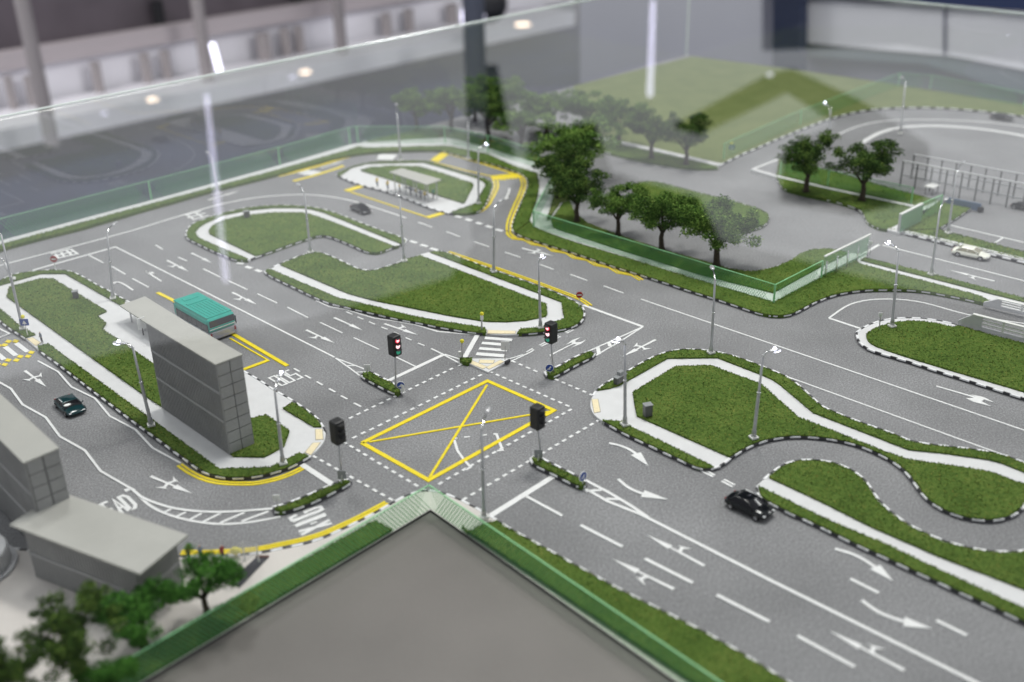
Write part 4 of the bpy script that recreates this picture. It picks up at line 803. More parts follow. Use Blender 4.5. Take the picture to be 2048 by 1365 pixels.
# ================================================================== fences
def fence(pts, h, label, step=.23, posts=True, wires=True, name='green_fence', z=.2, toprail='fencetop', sheet='fence', gap=60):
    pts = [Vector((p.x, p.y, 0)) for p in pts]; o = thing(name, label, 'fence', (pts[0].x, pts[0].y, z)); o0 = Vector((pts[0].x, pts[0].y, 0))
    for a, b in zip(pts[:-1], pts[1:]):
        d = b - a; L = d.length; t = d / L; nn = Vector((-t.y, t.x, 0)) * .012; A_, B_ = a - o0, b - o0
        n = max(1, round(L / gap))
        for i in range(n):
            p, q = A_.lerp(B_, i / n) + t * .01, A_.lerp(B_, (i + 1) / n) - t * .01
            m = MB(); m.add([p, q, q + Vector((0, 0, h)), p + Vector((0, 0, h))], [(0, 1, 2, 3)]); m.build('acrylic_sheet', M[sheet], o)
            if posts:
                m = MB(); m.box(tuple(p + Vector((0, 0, h / 2))), (.09, .09, h), math.atan2(t.y, t.x)); m.build('post', M['fencetop'], o)
        if posts: m = MB(); m.box(tuple(B_ + Vector((0, 0, h / 2))), (.1, .1, h), math.atan2(t.y, t.x)); m.build('post', M['fencetop'], o)
        m = MB(); m.ribbon([A_, B_], .07 if sheet == 'fence' else .045, h, h + .04); m.build('top_rail', M[toprail], o)
        if wires:
            m = MB(); k = int(L / step)
            for i in range(k):
                for s in (1, -1):
                    x0 = i * step; x1 = x0 + s * h * .7
                    if x1 < 0 or x1 > L: continue
                    p = A_ + t * x0 + nn * 2 * s; q = A_ + t * x1 + Vector((0, 0, h)) + nn * 2 * s; w = t * .02
                    m.add([p - w, p + w, q + w, q - w], [(0, 1, 2, 3)])
            wo = m.build('fence_wires', M['fenceline'], o); wo['kind'] = 'stuff'
    return o
hN = 1.5
fence([fR, f0], 1.5, 'near green fence running from the corner to the lower right', .24, posts=False); fence([f0, fl, fL], 1.5, 'near green fence running from the corner to the lower left', .24, posts=False)
fence(G(Q('p', (1106, 378), (1067, 455), (1547, 607)), .2), 1.5, 'long green mesh fence between the zigzag lines and the row of trees')
fence(G(Q('p', (1547.5, 607), (1642, 557.5)), .2), 1.5, 'short green mesh fence running back from the corner to the gate')
fence(G(Q('p', (-60, 497), (0, 481), (303, 400), (560, 330), (700, 289), (716, 286.4), (890, 287), (976, 306), (1078, 336)), .2), 1.9, 'long pale green fence along the far edge of the board', .3, sheet='fencefar', gap=60)
fence(G(Q('p', (1447, 319), (1600, 250), (1796, 173), (1860, 178), (2048, 214), (2150, 236)), .2), 1.7, 'pale green fence around the far sports field', .4, sheet='fencefar', gap=60)
fence(G(Q('p', (1560, 350), (1655, 372), (1822, 408)), .25), 1.6, 'green fence behind the two large trees', .3, sheet='fencefar', gap=60)
fence(G(Q('p', (1841, 440), (1880, 423)), .25), 1.6, 'short green fence behind the grey gate wall', .2)
# sliding gate
g0, g1 = at(1645, 556, .2), at(1736, 510, .2); o = thing('sliding_gate', 'green sliding gate with a white top bar beside the mesh fence', 'gate', g0)
t = (g1 - g0); L = t.length; t.normalize(); hg_ = 1.75; nn = Vector((t.y, -t.x, 0))
m = MB(); m.add([(0, 0, 0), t * L, t * L + Vector((0, 0, hg_)), (0, 0, hg_)], [(0, 1, 2, 3)]); m.build('gate_sheet', M['fence'], o)
m = MB(); m.ribbon([(0, 0), t * L], .16, hg_, hg_ + .1); m.build('top_bar', M['rail'], o)
m = MB(); m.ribbon([(0, 0), t * L], .14, .0, .08, off=.3 if nn.y < 0 else -.3); m.build('ground_track', M['parapet'], o)
for i in range(5):
    p = t * (L * (i + .12) / 4.35) + nn * .12
    m = MB(); m.tube([p, p + Vector((0, 0, 1.25))], .06, 8); m.ball(tuple(p + Vector((0, 0, 1.32))), .09, 8); m.build('gate_post', M['chrome'], o, True)
m = MB(); k = int(L / .22)
for i in range(k): p = t * (i * .22); m.box(tuple(p + Vector((0, 0, hg_ / 2))), (.03, .03, hg_))
m.build('bars', M['fenceline'], o)['kind'] = 'stuff'
# grey gate wall
w0, w1 = at(1796, 465, .25), at(1840, 442, .25); o = thing('gate_wall', 'pale grey slab wall standing on the grass behind the gate lane', 'wall', w0); hw = lift(w0, (1799.5, 430)).z - .25; t = w1 - w0
m = MB(); m.ribbon([(0, 0), (t.x, t.y)], .22, 0, hw); m.build('wall_slab', M['parapet'], o); m = MB(); m.ribbon([(0, 0), (t.x, t.y)], .26, hw, hw + .08); m.build('coping', M['rail'], o)
m = MB(); m.ribbon([(0, 0), (t.x * 1.01, t.y * 1.01)], .02, .02, hw, off=-.13); m.build('green_face', M['fence'], o)
# blue barrier
b0, b1 = at(1890, 409, .1), at(1960, 423, .1); o = thing('blue_barrier', 'low slate blue barrier at the edge of the parking lot', 'barrier', b0); t = b1 - b0
m = MB(); m.ribbon([(0, 0), (t.x, t.y)], .12, 0, .7); bl = mat('barrier_blue', (.1, .16, .27), .5); m.build('panel', bl, o); m = MB(); m.box((t.x, t.y, .2), (.45, .45, .4)); m.build('foot', M['dark'], o)
# steel frame on the parking lot
o = thing('steel_frame', 'long open frame of thin grey posts and rails beside the parking lot', 'frame', at(1800, 372, 0)); o0 = at(1800, 372, 0)
for (a, b, tp) in (((1800, 372), (2110, 436), (1806, 322)), ((1822, 357), (2120, 416), (1826, 309))):
    A_, B_ = at(*a), at(*b); hh = lift(A_, tp).z; n = 11
    for i in range(n):
        p = A_.lerp(B_, i / (n - 1)) - o0; m = MB(); m.tube([p, p + Vector((0, 0, hh))], .07, 6); m.build('post', M['darkgrey'], o)
    m = MB(); m.tube([A_ - o0 + Vector((0, 0, hh)), B_ - o0 + Vector((0, 0, hh))], .09, 6); m.build('rail', M['parapet'], o)
    m = MB(); m.tube([A_ - o0 + Vector((0, 0, hh * .45)), B_ - o0 + Vector((0, 0, hh * .45))], .06, 6); m.build('rail', M['greyplate'], o)
p = at(1862, 388); o = thing('white_table', 'small white topped stand beside the steel frame', 'table', p, .78)
m = MB(); m.box((0, 0, .8), (1.3, .9, .08)); m.build('table_top', M['rail'], o)
for x, y in ((-.55, -.35), (.55, -.35), (-.55, .35), (.55, .35)): m = MB(); m.tube([(x, y, 0), (x, y, .76)], .05, 6); m.build('leg', M['darkgrey'], o)
# parapets
def parapet(a, b, h, label, solid=1.6):
    A_, B_ = at(*a, .2), at(*b, .2); o = thing('bridge_parapet', label, 'parapet', A_, 0, 'white parapets of the ramp at the right edge'); t = B_ - A_; L = t.length; t.normalize(); nn = Vector((-t.y, t.x, 0)); w = .12
    prof = [(0, 0), (solid, 0), (solid, h), (.9, h), (0, h * .35)]
    vs = [t * x + nn * s * w + Vector((0, 0, z)) for s in (-1, 1) for x, z in prof]; n = 5
    m = MB(); m.add(vs, [tuple(range(n)), tuple(range(n, 2 * n))[::-1]] + [(i, i + n, (i + 1) % n + n, (i + 1) % n) for i in range(n)]); m.build('end_wall', M['parapet'], o)
    m = MB(); m.ribbon([t * solid, t * L], .2, 0, .28 * h); m.build('foot_wall', M['parapet'], o)
    m = MB(); m.ribbon([t * .9, t * L], .28, h, h + .07); m.build('top_rail', M['rail'], o)
    for z in (.52, .76): m = MB(); m.ribbon([t * solid, t * L], .1, h * z - .05, h * z + .04); m.build('middle_rail', M['rail'], o)
    for i in range(int((L - solid) / 1.5)): p = t * (solid + 1.45 * (i + 1)); m = MB(); m.box(tuple(p + Vector((0, 0, h * .6))), (.14, .14, h * .8), math.atan2(t.y, t.x)); m.build('post', M['rail'], o)
parapet((1916, 649.5), (2130, 706), 1.05, 'white parapet along the rounded island at the right edge')
parapet((1967, 611), (2130, 650), .75, 'white parapet with slots beside the thin path at the right edge', 1.2)
# ================================================================== trees
def make_tree(seed, leafm, h=6.0, w=4.6):
    rg = random.Random(seed); nr = np.random.default_rng(seed)
    r = thing('tree', 'x', 'tree'); tr = MB()
    fork = h * .3; tr.tube([(0, 0, -.1), (0, 0, .3), (.05 * rg.uniform(-1, 1), .05, fork * .6), (.08, 0, fork)], [.3, .2, .17, .15], 8)
    tips = []
    for i in range(6):
        a = i * 1.05 + rg.uniform(-.4, .4); rr = w * .5 * rg.uniform(.45, .8) * (1 if i else .1); zz = h * rg.uniform(.55, .86)
        p1 = Vector((math.cos(a) * rr * .4, math.sin(a) * rr * .4, fork + (zz - fork) * .4)); p2 = Vector((math.cos(a) * rr, math.sin(a) * rr, zz))
        tr.tube([(.05, 0, fork * .85), p1, p2], [.11, .075, .03], 6); tips += [p2, p1.lerp(p2, .6)]
    tr.build('trunk', M['trunk'], r, True)
    cl = []
    for p in tips:
        cl.append((p, rg.uniform(.45, .75)))
        for _ in range(4): cl.append((p + Vector((rg.gauss(0, .72), rg.gauss(0, .72), rg.gauss(0, .6))), rg.uniform(.25, .55)))
    V = []; Sh = []
    for c, rad in cl:
        if c.z < fork * 1.15: c.z = fork * 1.15 + .2
        hr = math.hypot(c.x, c.y)
        if hr > w * .44: c.x *= w * .44 / hr; c.y *= w * .44 / hr
        c.z = min(c.z, h * .93)
        n = int(900 * rad * rad) + 60; d = nr.normal(size=(n, 3)); d /= np.linalg.norm(d, axis=1)[:, None]; rr = rad * (.5 + .55 * nr.random(n)) * (1 + .38 * np.sin(d[:, 0] * 7 + c.x * 9) * np.cos(d[:, 1] * 6))
        p = np.array(c)[None] + d * rr[:, None] * np.array([1, 1, .85])
        a = nr.normal(size=(n, 3)); b = np.cross(a, nr.normal(size=(n, 3))); a /= np.linalg.norm(a, axis=1)[:, None]; b /= np.linalg.norm(b, axis=1)[:, None]
        s = (.035 + .05 * nr.random(n))[:, None]
        V.append(np.stack([p - a * s, p + b * s * .8, p + a * s, p - b * s * .8], 1)); Sh.append(np.clip(nr.normal(.47 + .1 * math.sin(c.x * 3 + c.z * 2), .15, n), 0, 1))
    V = np.concatenate(V); Sh = np.concatenate(Sh); n = len(V)
    me = bpy.data.meshes.new('crown'); me.vertices.add(n * 4); me.loops.add(n * 4); me.polygons.add(n)
    me.vertices.foreach_set('co', V.astype('f').ravel()); me.loops.foreach_set('vertex_index', np.arange(n * 4)); me.polygons.foreach_set('loop_start', np.arange(n) * 4)
    me.update(); me.materials.append(M[leafm]); q = me.attributes.new('shade', 'FLOAT', 'FACE'); q.data.foreach_set('value', Sh.astype('f'))
    link('crown', me, r); return r
proto = [make_tree(s, 'leaf') for s in (3, 11, 23, 31)] + [make_tree(s, 'leaf2') for s in (5, 17)] + [make_tree(s, 'leafdk') for s in (8, 29)]
used = set()
def tree(k, base, top, wpx, label, group, zb=.3, rz=None):
    b = at(*base, zb); t = lift(b, top); hgt = max(t.z - zb, 2); depth = (b - Vector((0, 0, H))).dot(fwd); w = wpx / FPX * depth * (1.3 if group.startswith('hazy') else 1)
    o = proto[k] if k not in used else copy_tree(proto[k]); used.add(k)
    o.location = b; o.rotation_euler = (0, 0, random.uniform(0, 6.28) if rz is None else rz); o.scale = (w / 4.3, w / 4.3, hgt / 6.3); o['label'] = label; o['group'] = group
row = 'model trees in the row behind the long green fence'; hazy = 'hazy model trees at the back of the compound'; fg = 'blurred trees at the lower left corner'
for a in [(1, (1433, 532), (1437, 380), 146, 'rightmost tree of the row behind the long green fence', row), (0, (1323, 499), (1322, 362), 124, 'second tree from the right in the row behind the green fence', row), (2, (1236, 470), (1232, 350), 108, 'third tree from the right in the row behind the green fence', row),
          (6, (1154, 442), (1146, 314), 118, 'dark tree at the left end of the row, behind the fence corner', row), (7, (1118, 395), (1120, 280), 116, 'tree just behind the fence corner tree, darker and half hidden', row), (3, (1144, 352), (1140, 230), 128, 'tree in the middle of the dense clump above the fence corner', hazy),
          (3, (1044, 298), (1044, 208), 82, 'hazy tree left of the dense clump, trunk on the grey strip', hazy), (6, (976, 281), (985, 172), 84, 'hazy tree rising in front of the dark column', hazy), (3, (904, 264), (900, 160), 78, 'hazy tree second from the left at the back', hazy), (1, (834, 260), (832, 163), 66, 'leftmost hazy tree at the back of the board', hazy),
          (0, (1094, 268), (1090, 166), 84, 'hazy tree above and right of the grey strip', hazy), (2, (1170, 262), (1166, 168), 76, 'hazy tree in front of the left edge of the sports field', hazy), (3, (1010, 245), (1006, 150), 70, 'faint tree behind the others at the back left', hazy), (1, (950, 242), (946, 140), 70, 'faint tree beside the dark column at the back', hazy),
          (1, (1238, 291), (1232, 184), 78, 'tree at the near left corner of the sports field', hazy), (6, (1303, 315), (1300, 214), 74, 'dark tree in the middle of the near edge of the sports field', hazy), (7, (1372, 328), (1368, 224), 76, 'dark tree at the right end of the near edge of the sports field', hazy),
          (6, (1612, 383), (1612, 258), 118, 'large tree left of the pair on the gate island', 'two large trees on the gate island'), (7, (1724, 400), (1735, 274), 126, 'large dark tree right of the pair on the gate island', 'two large trees on the gate island'),
          (4, (415, 1228), (405, 1098), 150, 'bright green tree beside the grey shed at the lower left', fg), (5, (288, 1290), (290, 1165), 160, 'bright green tree in front of the grey shed', fg), (6, (165, 1370), (150, 1190), 190, 'dark blurred tree in the lower left foreground', fg), (7, (20, 1450), (22, 1270), 150, 'dark blurred tree in the bottom left corner', fg), (5, (225, 1420), (200, 1300), 120, 'small dark tree low at the bottom left between the others', fg)]: tree(*a)
# ================================================================== vehicles
def car(near_rear, near_front, body, label, side, glassm='glassd', H_=1.3, name='toy_car', wf=.42):
    """near_* : ends of the lower edge of the visible long side; side=+1 if that side is the car's right"""
    a, b = at(*near_rear), at(*near_front); L = (b - a).length; t = (b - a).normalized(); nrm = Vector((-t.y, t.x, 0)); W_ = L * wf
    c = (a + b) / 2 + nrm * side * W_ / 2; o = thing(name, label, 'car', c, math.atan2(t.y, t.x)); s = L / 4.6; w = W_ / 2; hs = H_ / 1.3
    # lower body lofted along its length: x, half width, sill z, shoulder z, deck z
    st = [(-2.3, .74, .42, .55, .6), (-2.22, .88, .3, .68, .8), (-1.9, .96, .24, .74, .88), (-1.3, 1, .22, .76, .9), (-.4, 1, .22, .76, .9), (.6, 1, .22, .75, .88), (1.1, .99, .22, .73, .83), (1.7, .95, .23, .66, .74), (2.1, .86, .28, .56, .62), (2.3, .68, .36, .46, .5)]
    m = MB(); V = []
    for x, hw_, z0, z1, z2 in st:
        ww = w * hw_ / s
        V += [(x, -ww * .8, z0), (x, -ww * .99, z0 + .08), (x, -ww, (z0 + z1) / 2), (x, -ww * .95, z1), (x, -ww * .6, z2), (x, 0, z2 + .03), (x, ww * .6, z2), (x, ww * .95, z1), (x, ww, (z0 + z1) / 2), (x, ww * .99, z0 + .08), (x, ww * .8, z0)]
    V = [(x * s, y * s, z * s * hs) for x, y, z in V]; n = 11; F = []
    for i in range(len(st) - 1):
        for k in range(n - 1): F.append((i * n + k, (i + 1) * n + k, (i + 1) * n + k + 1, i * n + k + 1))
        F.append((i * n + n - 1, (i + 1) * n + n - 1, (i + 1) * n, i * n))
    F += [tuple(range(n)), tuple((len(st) - 1) * n + k for k in range(n))[::-1]]
    m.add(V, F); q = m.build('body', M[body], o, True); subd(q, 2)
    # cabin glass and roof
    def ring(z, x0, x1, ww): return [(x0 * s, -ww * s, z * s * hs), (x1 * s, -ww * s, z * s * hs), (x1 * s, ww * s, z * s * hs), (x0 * s, ww * s, z * s * hs)]
    ww = w / s; m = MB(); m.add(ring(.8, -1.75, 1.15, ww * .88) + ring(1.24, -1.15, .35, ww * .72), [(0, 1, 5, 4), (1, 2, 6, 5), (2, 3, 7, 6), (3, 0, 4, 7), (4, 5, 6, 7)]); q = m.build('windows', M[glassm], o, True); bev(q, .06 * s, 3)
    m = MB(); m.add(ring(1.22, -1.22, .42, ww * .76) + ring(1.31, -.9, .12, ww * .62), [(3, 2, 1, 0), (0, 1, 5, 4), (1, 2, 6, 5), (2, 3, 7, 6), (3, 0, 4, 7), (4, 5, 6, 7)]); q = m.build('roof', M[body], o, True); bev(q, .05 * s, 3)
    for sg in (-1, 1):
        for (x0, x1) in ((-1.75, -1.07), (1.15, .3)):
            m = MB(); m.tube([(x0 * s, sg * ww * .86 * s, .85 * s * hs), (x1 * s, sg * ww * .69 * s, 1.25 * s * hs)], .045 * s, 6); m.build('pillar', M[body], o, True)
        m = MB(); m.tube([(-.35 * s, sg * ww * .865 * s, .85 * s * hs), (-.35 * s, sg * ww * .69 * s, 1.25 * s * hs)], .04 * s, 6); m.build('pillar', M[body], o, True)
        m = MB(); m.ball((.85 * s, sg * ww * 1.02 * s, .92 * s * hs), (.09 * s, .12 * s, .07 * s), 8); m.build('mirror', M[body], o, True)
        m = MB(); m.ball((2.12 * s, sg * ww * .66 * s, .56 * s * hs), (.16 * s, .17 * s, .07 * s), 10); m.build('headlight', M['lampglass'], o, True)
        m = MB(); m.ball((-2.24 * s, sg * ww * .66 * s, .66 * s * hs), (.07 * s, .2 * s, .08 * s), 10); m.build('tail_light', M['tail'], o, True)
        for x in (-1.4, 1.4):
            y = sg * ww * .93 * s; m = MB(); m.tube([(x * s, y - sg * .12 * s, .33 * s), (x * s, y + sg * .09 * s, .33 * s)], .34 * s, 18); wh = m.build('wheel', M['tyre'], o)
            m = MB(); m.tube([(x * s, y + sg * .05 * s, .33 * s), (x * s, y + sg * .1 * s, .33 * s)], .2 * s, 12); m.build('rim', M['rim'], wh)
    return o
car((1444, 1012), (1526, 1051), 'carblack', 'glossy black car on the main road beside the loop road mouth', 1, H_=1.5, wf=.5)
car((106, 811), (137, 841), 'cargreen', 'dark teal green car on the left road between zigzag lines', 1, wf=.5)
car((1900, 511), (1974, 526), 'carwhite', 'cream white car on the gate lane at the right', 1, 'carclear')
car((698, 420), (728, 433), 'carblack', 'dark car on the back road below the far bus stop island', 1)
car((1977, 239), (2024, 246), 'carblack', 'small dark car far back on the curved track', 1)
car((2018, 417), (2068, 428), 'carblack', 'dark car half out of frame on the parking lot at the right edge', 1)
# bus
rb = at(460.5, 673); rr_ = lift(rb, (451, 629)); hb = rr_.z; rl = at(413.5, 643, hb); fl_ = at(344, 604, hb); t = (fl_ - rl); L = t.length; t.normalize(); Wd = 2.3; hb *= 1.06; L *= 1.02
nrm = Vector((t.y, -t.x, 0)); c = Vector((rl.x, rl.y, 0)) + t * L / 2 + nrm * Wd / 2; o = thing('bus', 'teal green bus with dark windows standing at the shelter', 'bus', c, math.atan2(t.y, t.x))
def bx(name, c, d, mm, par=None, bw=.0, sm=False):
    m = MB(); m.box(c, d); q = m.build(name, M[mm], par or o)
    if bw: bev(q, bw, 3)
    return q
wy = Wd / 2
bx('lower_body', (0, 0, hb * .24), (L, Wd, hb * .3), 'silver', bw=.08); up_ = bx('upper_body', (0, 0, hb * .66), (L * 1.0, Wd * .995, hb * .6), 'teal', bw=.3)
bx('roof', (L * .02, 0, hb * .965), (L * .94, Wd * .9, .12), 'teal', bw=.05)
for i in range(7): bx('roof_rib', (-L * .16, -Wd * .33 + i * Wd * .11, hb * 1.005), (L * .52, .03, .03), 'teal')
bx('roof_hatch', (L * .17, 0, hb * 1.005), (.3, Wd * .7, .06), 'teal', bw=.02); bx('roof_hatch', (L * .36, 0, hb * 1.0), (.5, Wd * .5, .06), 'teal', bw=.02)
bx('rear_window', (-L / 2 - .0, 0, hb * .74), (.07, Wd * .86, hb * .26), 'glassd', bw=.02); bx('windscreen', (L / 2, 0, hb * .66), (.05, Wd * .9, hb * .4), 'glassd', bw=.02)
bx('rear_stripe', (-L / 2 - .012, 0, hb * .52), (.03, Wd * .9, .05), 'rail'); bx('bumper', (-L / 2 - .02, 0, hb * .13), (.08, Wd * .9, .12), 'silver')
for sg in (-1, 1):
    bx('side_window_band', (-.05 * L, sg * (wy - .0), hb * .6), (L * .88, .06, hb * .3), 'glassd')
    for i in range(7): bx('window_post', (-L * .46 + i * L * .135, sg * (wy + .022), hb * .6), (.05, .03, hb * .3), 'dark')
    for x in (-L * .3, L * .32):
        m = MB(); m.tube([(x, sg * (wy - .25), .36), (x, sg * (wy + .01), .36)], .36, 18); wh = m.build('wheel', M['tyre'], o); m = MB(); m.tube([(x, sg * (wy - .05), .36), (x, sg * (wy + .02), .36)], .2, 12); m.build('rim', M['rim'], wh)
    bx('tail_light', (-L / 2 - .02, sg * Wd * .42, hb * .3), (.04, .12, .3), 'tail')
# ================================================================== buildings
def block(P0, P1, P2, hgt, label, name, cat, nb, ncol, nrow, over=.06, zb=.2, ribs=True):
    """P0 near corner, P1 end of the long side, P2 end of the short side (ground points)"""
    o = thing(name, label, cat, (P0.x, P0.y, zb)); a = Vector((P1.x - P0.x, P1.y - P0.y, 0)); b = Vector((P2.x - P0.x, P2.y - P0.y, 0))
    LA, LB = a.length, b.length; a.normalize(); b.normalize()
    if a.cross(b).z > 0: pass
    m = MB(); m.prism([(0, 0), a * LA, a * LA + b * LB, b * LB], 0, hgt); m.build('wall', M['wall'], o)
    q = [-a * over - b * over, a * (LA + over) - b * over, a * (LA + over) + b * (LB + over), -a * over + b * (LB + over)]
    m = MB(); m.prism(q, hgt, hgt + .09); m.build('roof', M['roof'], o)
    if ribs:
        n = int(LA / .2)
        for i in range(n + 1):
            p = a * (LA * i / n) - b * .02; m = MB(); m.box(tuple(p + Vector((0, 0, hgt / 2))), (.07, .07, hgt - .02), math.atan2(a.y, a.x)); m.build('cladding_rib', M['wall'], o)
    for z in nb:
        m = MB(); m.ribbon([-b * .05, a * LA - b * .05], .06, hgt * z, hgt * z + .16); m.build('cladding_band', M['band'], o)
    for i in range(ncol):
        for j in range(nrow):
            w = LB / ncol; hh = hgt / nrow; c = b * (w * (i + .5)) + Vector((0, 0, hh * (j + .5))) - a * .02
            m = MB(); m.box(tuple(c), (.05, w * .94, hh * .93), math.atan2(a.y, a.x)); m.build('panel', M['wall'], o)
    m = MB(); m.ribbon([-a * .012, b * LB - a * .012], .012, .01, hgt - .02); m.build('joint_backing', M['walld'], o)
    return o, a, b
P0 = at(460.5, 909.5, .2); P1_ = at(326, 816, .2); P2 = at(509, 888.5, .2); hB = lift(P0, (430.5, 731)).z - .2
o, a_, b_ = block(P0, P1_, P2, hB, 'tall narrow grey grandstand block with ribbed side, behind the lit lamp', 'grandstand', 'building', (.36, .68), 2, 8)
# bus shelter canopy
cb = at(268.5, 654, .2); hc = lift(cb, (260, 625)).z - .2; K = G(Q('p', (240, 613.7), (290.5, 595.4), (367.5, 643), (309, 659)), hc + .2)
o = thing('bus_shelter', 'grey flat roofed bus shelter joined to the far end of the grandstand', 'bus shelter', cb)
m = MB(); m.prism([k - cb for k in K], hc, hc + .1); m.build('roof', M['roof'], o)
for u, v in ((.12, .2), (.12, .8), (.5, .2), (.5, .8), (.88, .8)):
    p = K[0].lerp(K[1], v).lerp(K[3].lerp(K[2], v), u) - cb; m = MB(); m.tube([(p.x, p.y, 0), (p.x, p.y, hc)], .06, 6); m.build('post', M['steel'], o)
p = at(287, 670, .2) - cb; m = MB(); m.box((p.x, p.y, .9), (.6, .06, .9), .78); m.build('notice_board', M['plate'], o); m = MB(); m.box((p.x, p.y, .25), (.08, .06, .6), .78); m.build('board_leg', M['dark'], o)
m = MB(); p = (K[0] + K[2]) / 2 - cb; m.box((p.x, p.y, .3), (1.6, .3, .06), math.atan2(AX.y, AX.x)); m.build('bench', M['darkgrey'], o)
# left grandstand (roof corners seen: height as the first one)
zr = hB + .2; q0 = at(49, 927.5, zr); q1 = at(115.8, 899, zr); q2 = at(-60, 828, zr)
o, _, _ = block(q0, at(-110, 770, zr), q1, hB, 'grey ribbed grandstand block cut by the left edge', 'grandstand', 'building', (.36, .68), 2, 8)
# shed
zs = 3.3; c_ = [at(19, 1049, zs), at(119.6, 983.5, zs), at(376, 1070, zs), at(279.5, 1148, zs)]
o = thing('shed', 'low grey shed with a wide flat roof at the lower left', 'shed', (c_[3].x, c_[3].y, .2)); og = Vector((c_[3].x, c_[3].y, .2))
m = MB(); m.prism([p - og for p in c_], zs - .32, zs - .2); m.build('roof', M['roof'], o)
cc = sum((Vector((p.x, p.y, 0)) for p in c_), Vector()) / 4; I = [cc + (Vector((p.x, p.y, 0)) - cc) * .84 - Vector((og.x, og.y, 0)) for p in c_]
m = MB(); m.prism(I, 0, zs - .3); m.build('wall', M['wall'], o)
for a, b in ((I[3], I[0]), (I[2], I[3])):
    d = b - a; L = d.length; n = int(L / .2); ag = math.atan2(d.y, d.x)
    for i in range(n + 1): m = MB(); m.box(tuple(a.lerp(b, i / n) + Vector((0, 0, zs / 2 - .15))), (.07, .09, zs - .32), ag); m.build('cladding_rib', M['wall'], o)
    m = MB(); m.ribbon([a, b], .13, zs * .42, zs * .42 + .12); m.build('cladding_band', M['band'], o)
# far bus stop shelter
K = G(Q('p', (778.4, 343.8), (804, 336.7), (883, 359.2), (853.3, 369.5)), 2.2); og = at(830, 388, .2)
o = thing('bus_shelter', 'far bus stop shelter with a flat cream roof, figures waiting below', 'bus shelter', og)
m = MB(); m.prism([k - og for k in K], 1.9, 2.0); m.build('roof', M['roof'], o)
for u, v in ((.06, .2), (.06, .8), (.35, .2), (.35, .8), (.65, .2), (.65, .8), (.94, .2), (.94, .8)):
    p = K[0].lerp(K[1], v).lerp(K[3].lerp(K[2], v), u) - og; m = MB(); m.tube([(p.x, p.y, 0), (p.x, p.y, 1.9)], .06, 6); m.build('post', M['steel'], o)
p = K[0].lerp(K[2], .5) - og; m = MB(); m.box((p.x, p.y, .45), (3.4, .3, .08), math.atan2((K[3] - K[0]).y, (K[3] - K[0]).x)); m.build('bench', M['darkgrey'], o)
# kiosk canopy, stair opening, round white roof at the lower left
og = at(480, 1130, .2); K = G(Q('ks', (985, 225), (1205, 262), (1185, 430), (850, 575), (700, 450)), 1.3)
o = thing('glass_canopy', 'clear canopy over the waiting figures beside the yellow line, lower left', 'canopy', og)
m = MB(); m.prism([k - og for k in K], 1.1, 1.15); m.build('canopy_sheet', M['shelterglass'], o)
for k in K[:2] + K[3:]: p = k.lerp(sum(K, Vector()) / 5, .12) - og; m = MB(); m.tube([(p.x, p.y, 0), (p.x, p.y, 1.1)], .04, 6); m.build('post', M['rail'], o)
pp = G(Q('ks', (1180, 440), (1350, 440), (950, 855), (800, 790)), .2); m = MB(); m.prism(pp, .1, .212); q = m.build('stair_opening', M['pit'], label='flat dark slab coloured as a shaded stair opening beside the near green fence', cat='stair')  # no depth is cut; the recess's shade is put into the slab's colour
m = MB(); m.ribbon([pp[0], pp[1]], .16, .2, .26); m.build('stair_edge', M['brown'], q)
m = MB(); p = at(472, 1108, .3); m.ball((p.x, p.y, .5), (.3, .2, .2), 10); m.tube([(p.x, p.y, .2), (p.x, p.y, .5)], .05, 6); m.build('yellow_post', M['yball'], label='yellow rounded marker under the clear canopy', cat='marker')
cc = at(-62, 1112, 1.0); o = thing('round_kiosk', 'round pale roof with a ribbed grey rim at the left edge', 'kiosk', (cc.x, cc.y, .2))
m = MB(); m.tube([(0, 0, .9), (0, 0, 1.0)], [1.75, 1.75], 40); m.build('roof', M['path'], o); m = MB(); m.tube([(0, 0, 0), (0, 0, 0.9)], 1.7, 40, cap=False); m.build('wall', M['path'], o)
for i in range(48): a = i * math.pi / 24; m = MB(); m.box((1.8 * math.cos(a), 1.8 * math.sin(a), .5), (.06, .1, .9), a); m.build('rib', M['path'], o)
m = MB(); m.ribbon([(1.98 * math.cos(i * math.pi / 20), 1.98 * math.sin(i * math.pi / 20)) for i in range(41)], .25, .0, .12); m.build('step', M['parapet'], o)
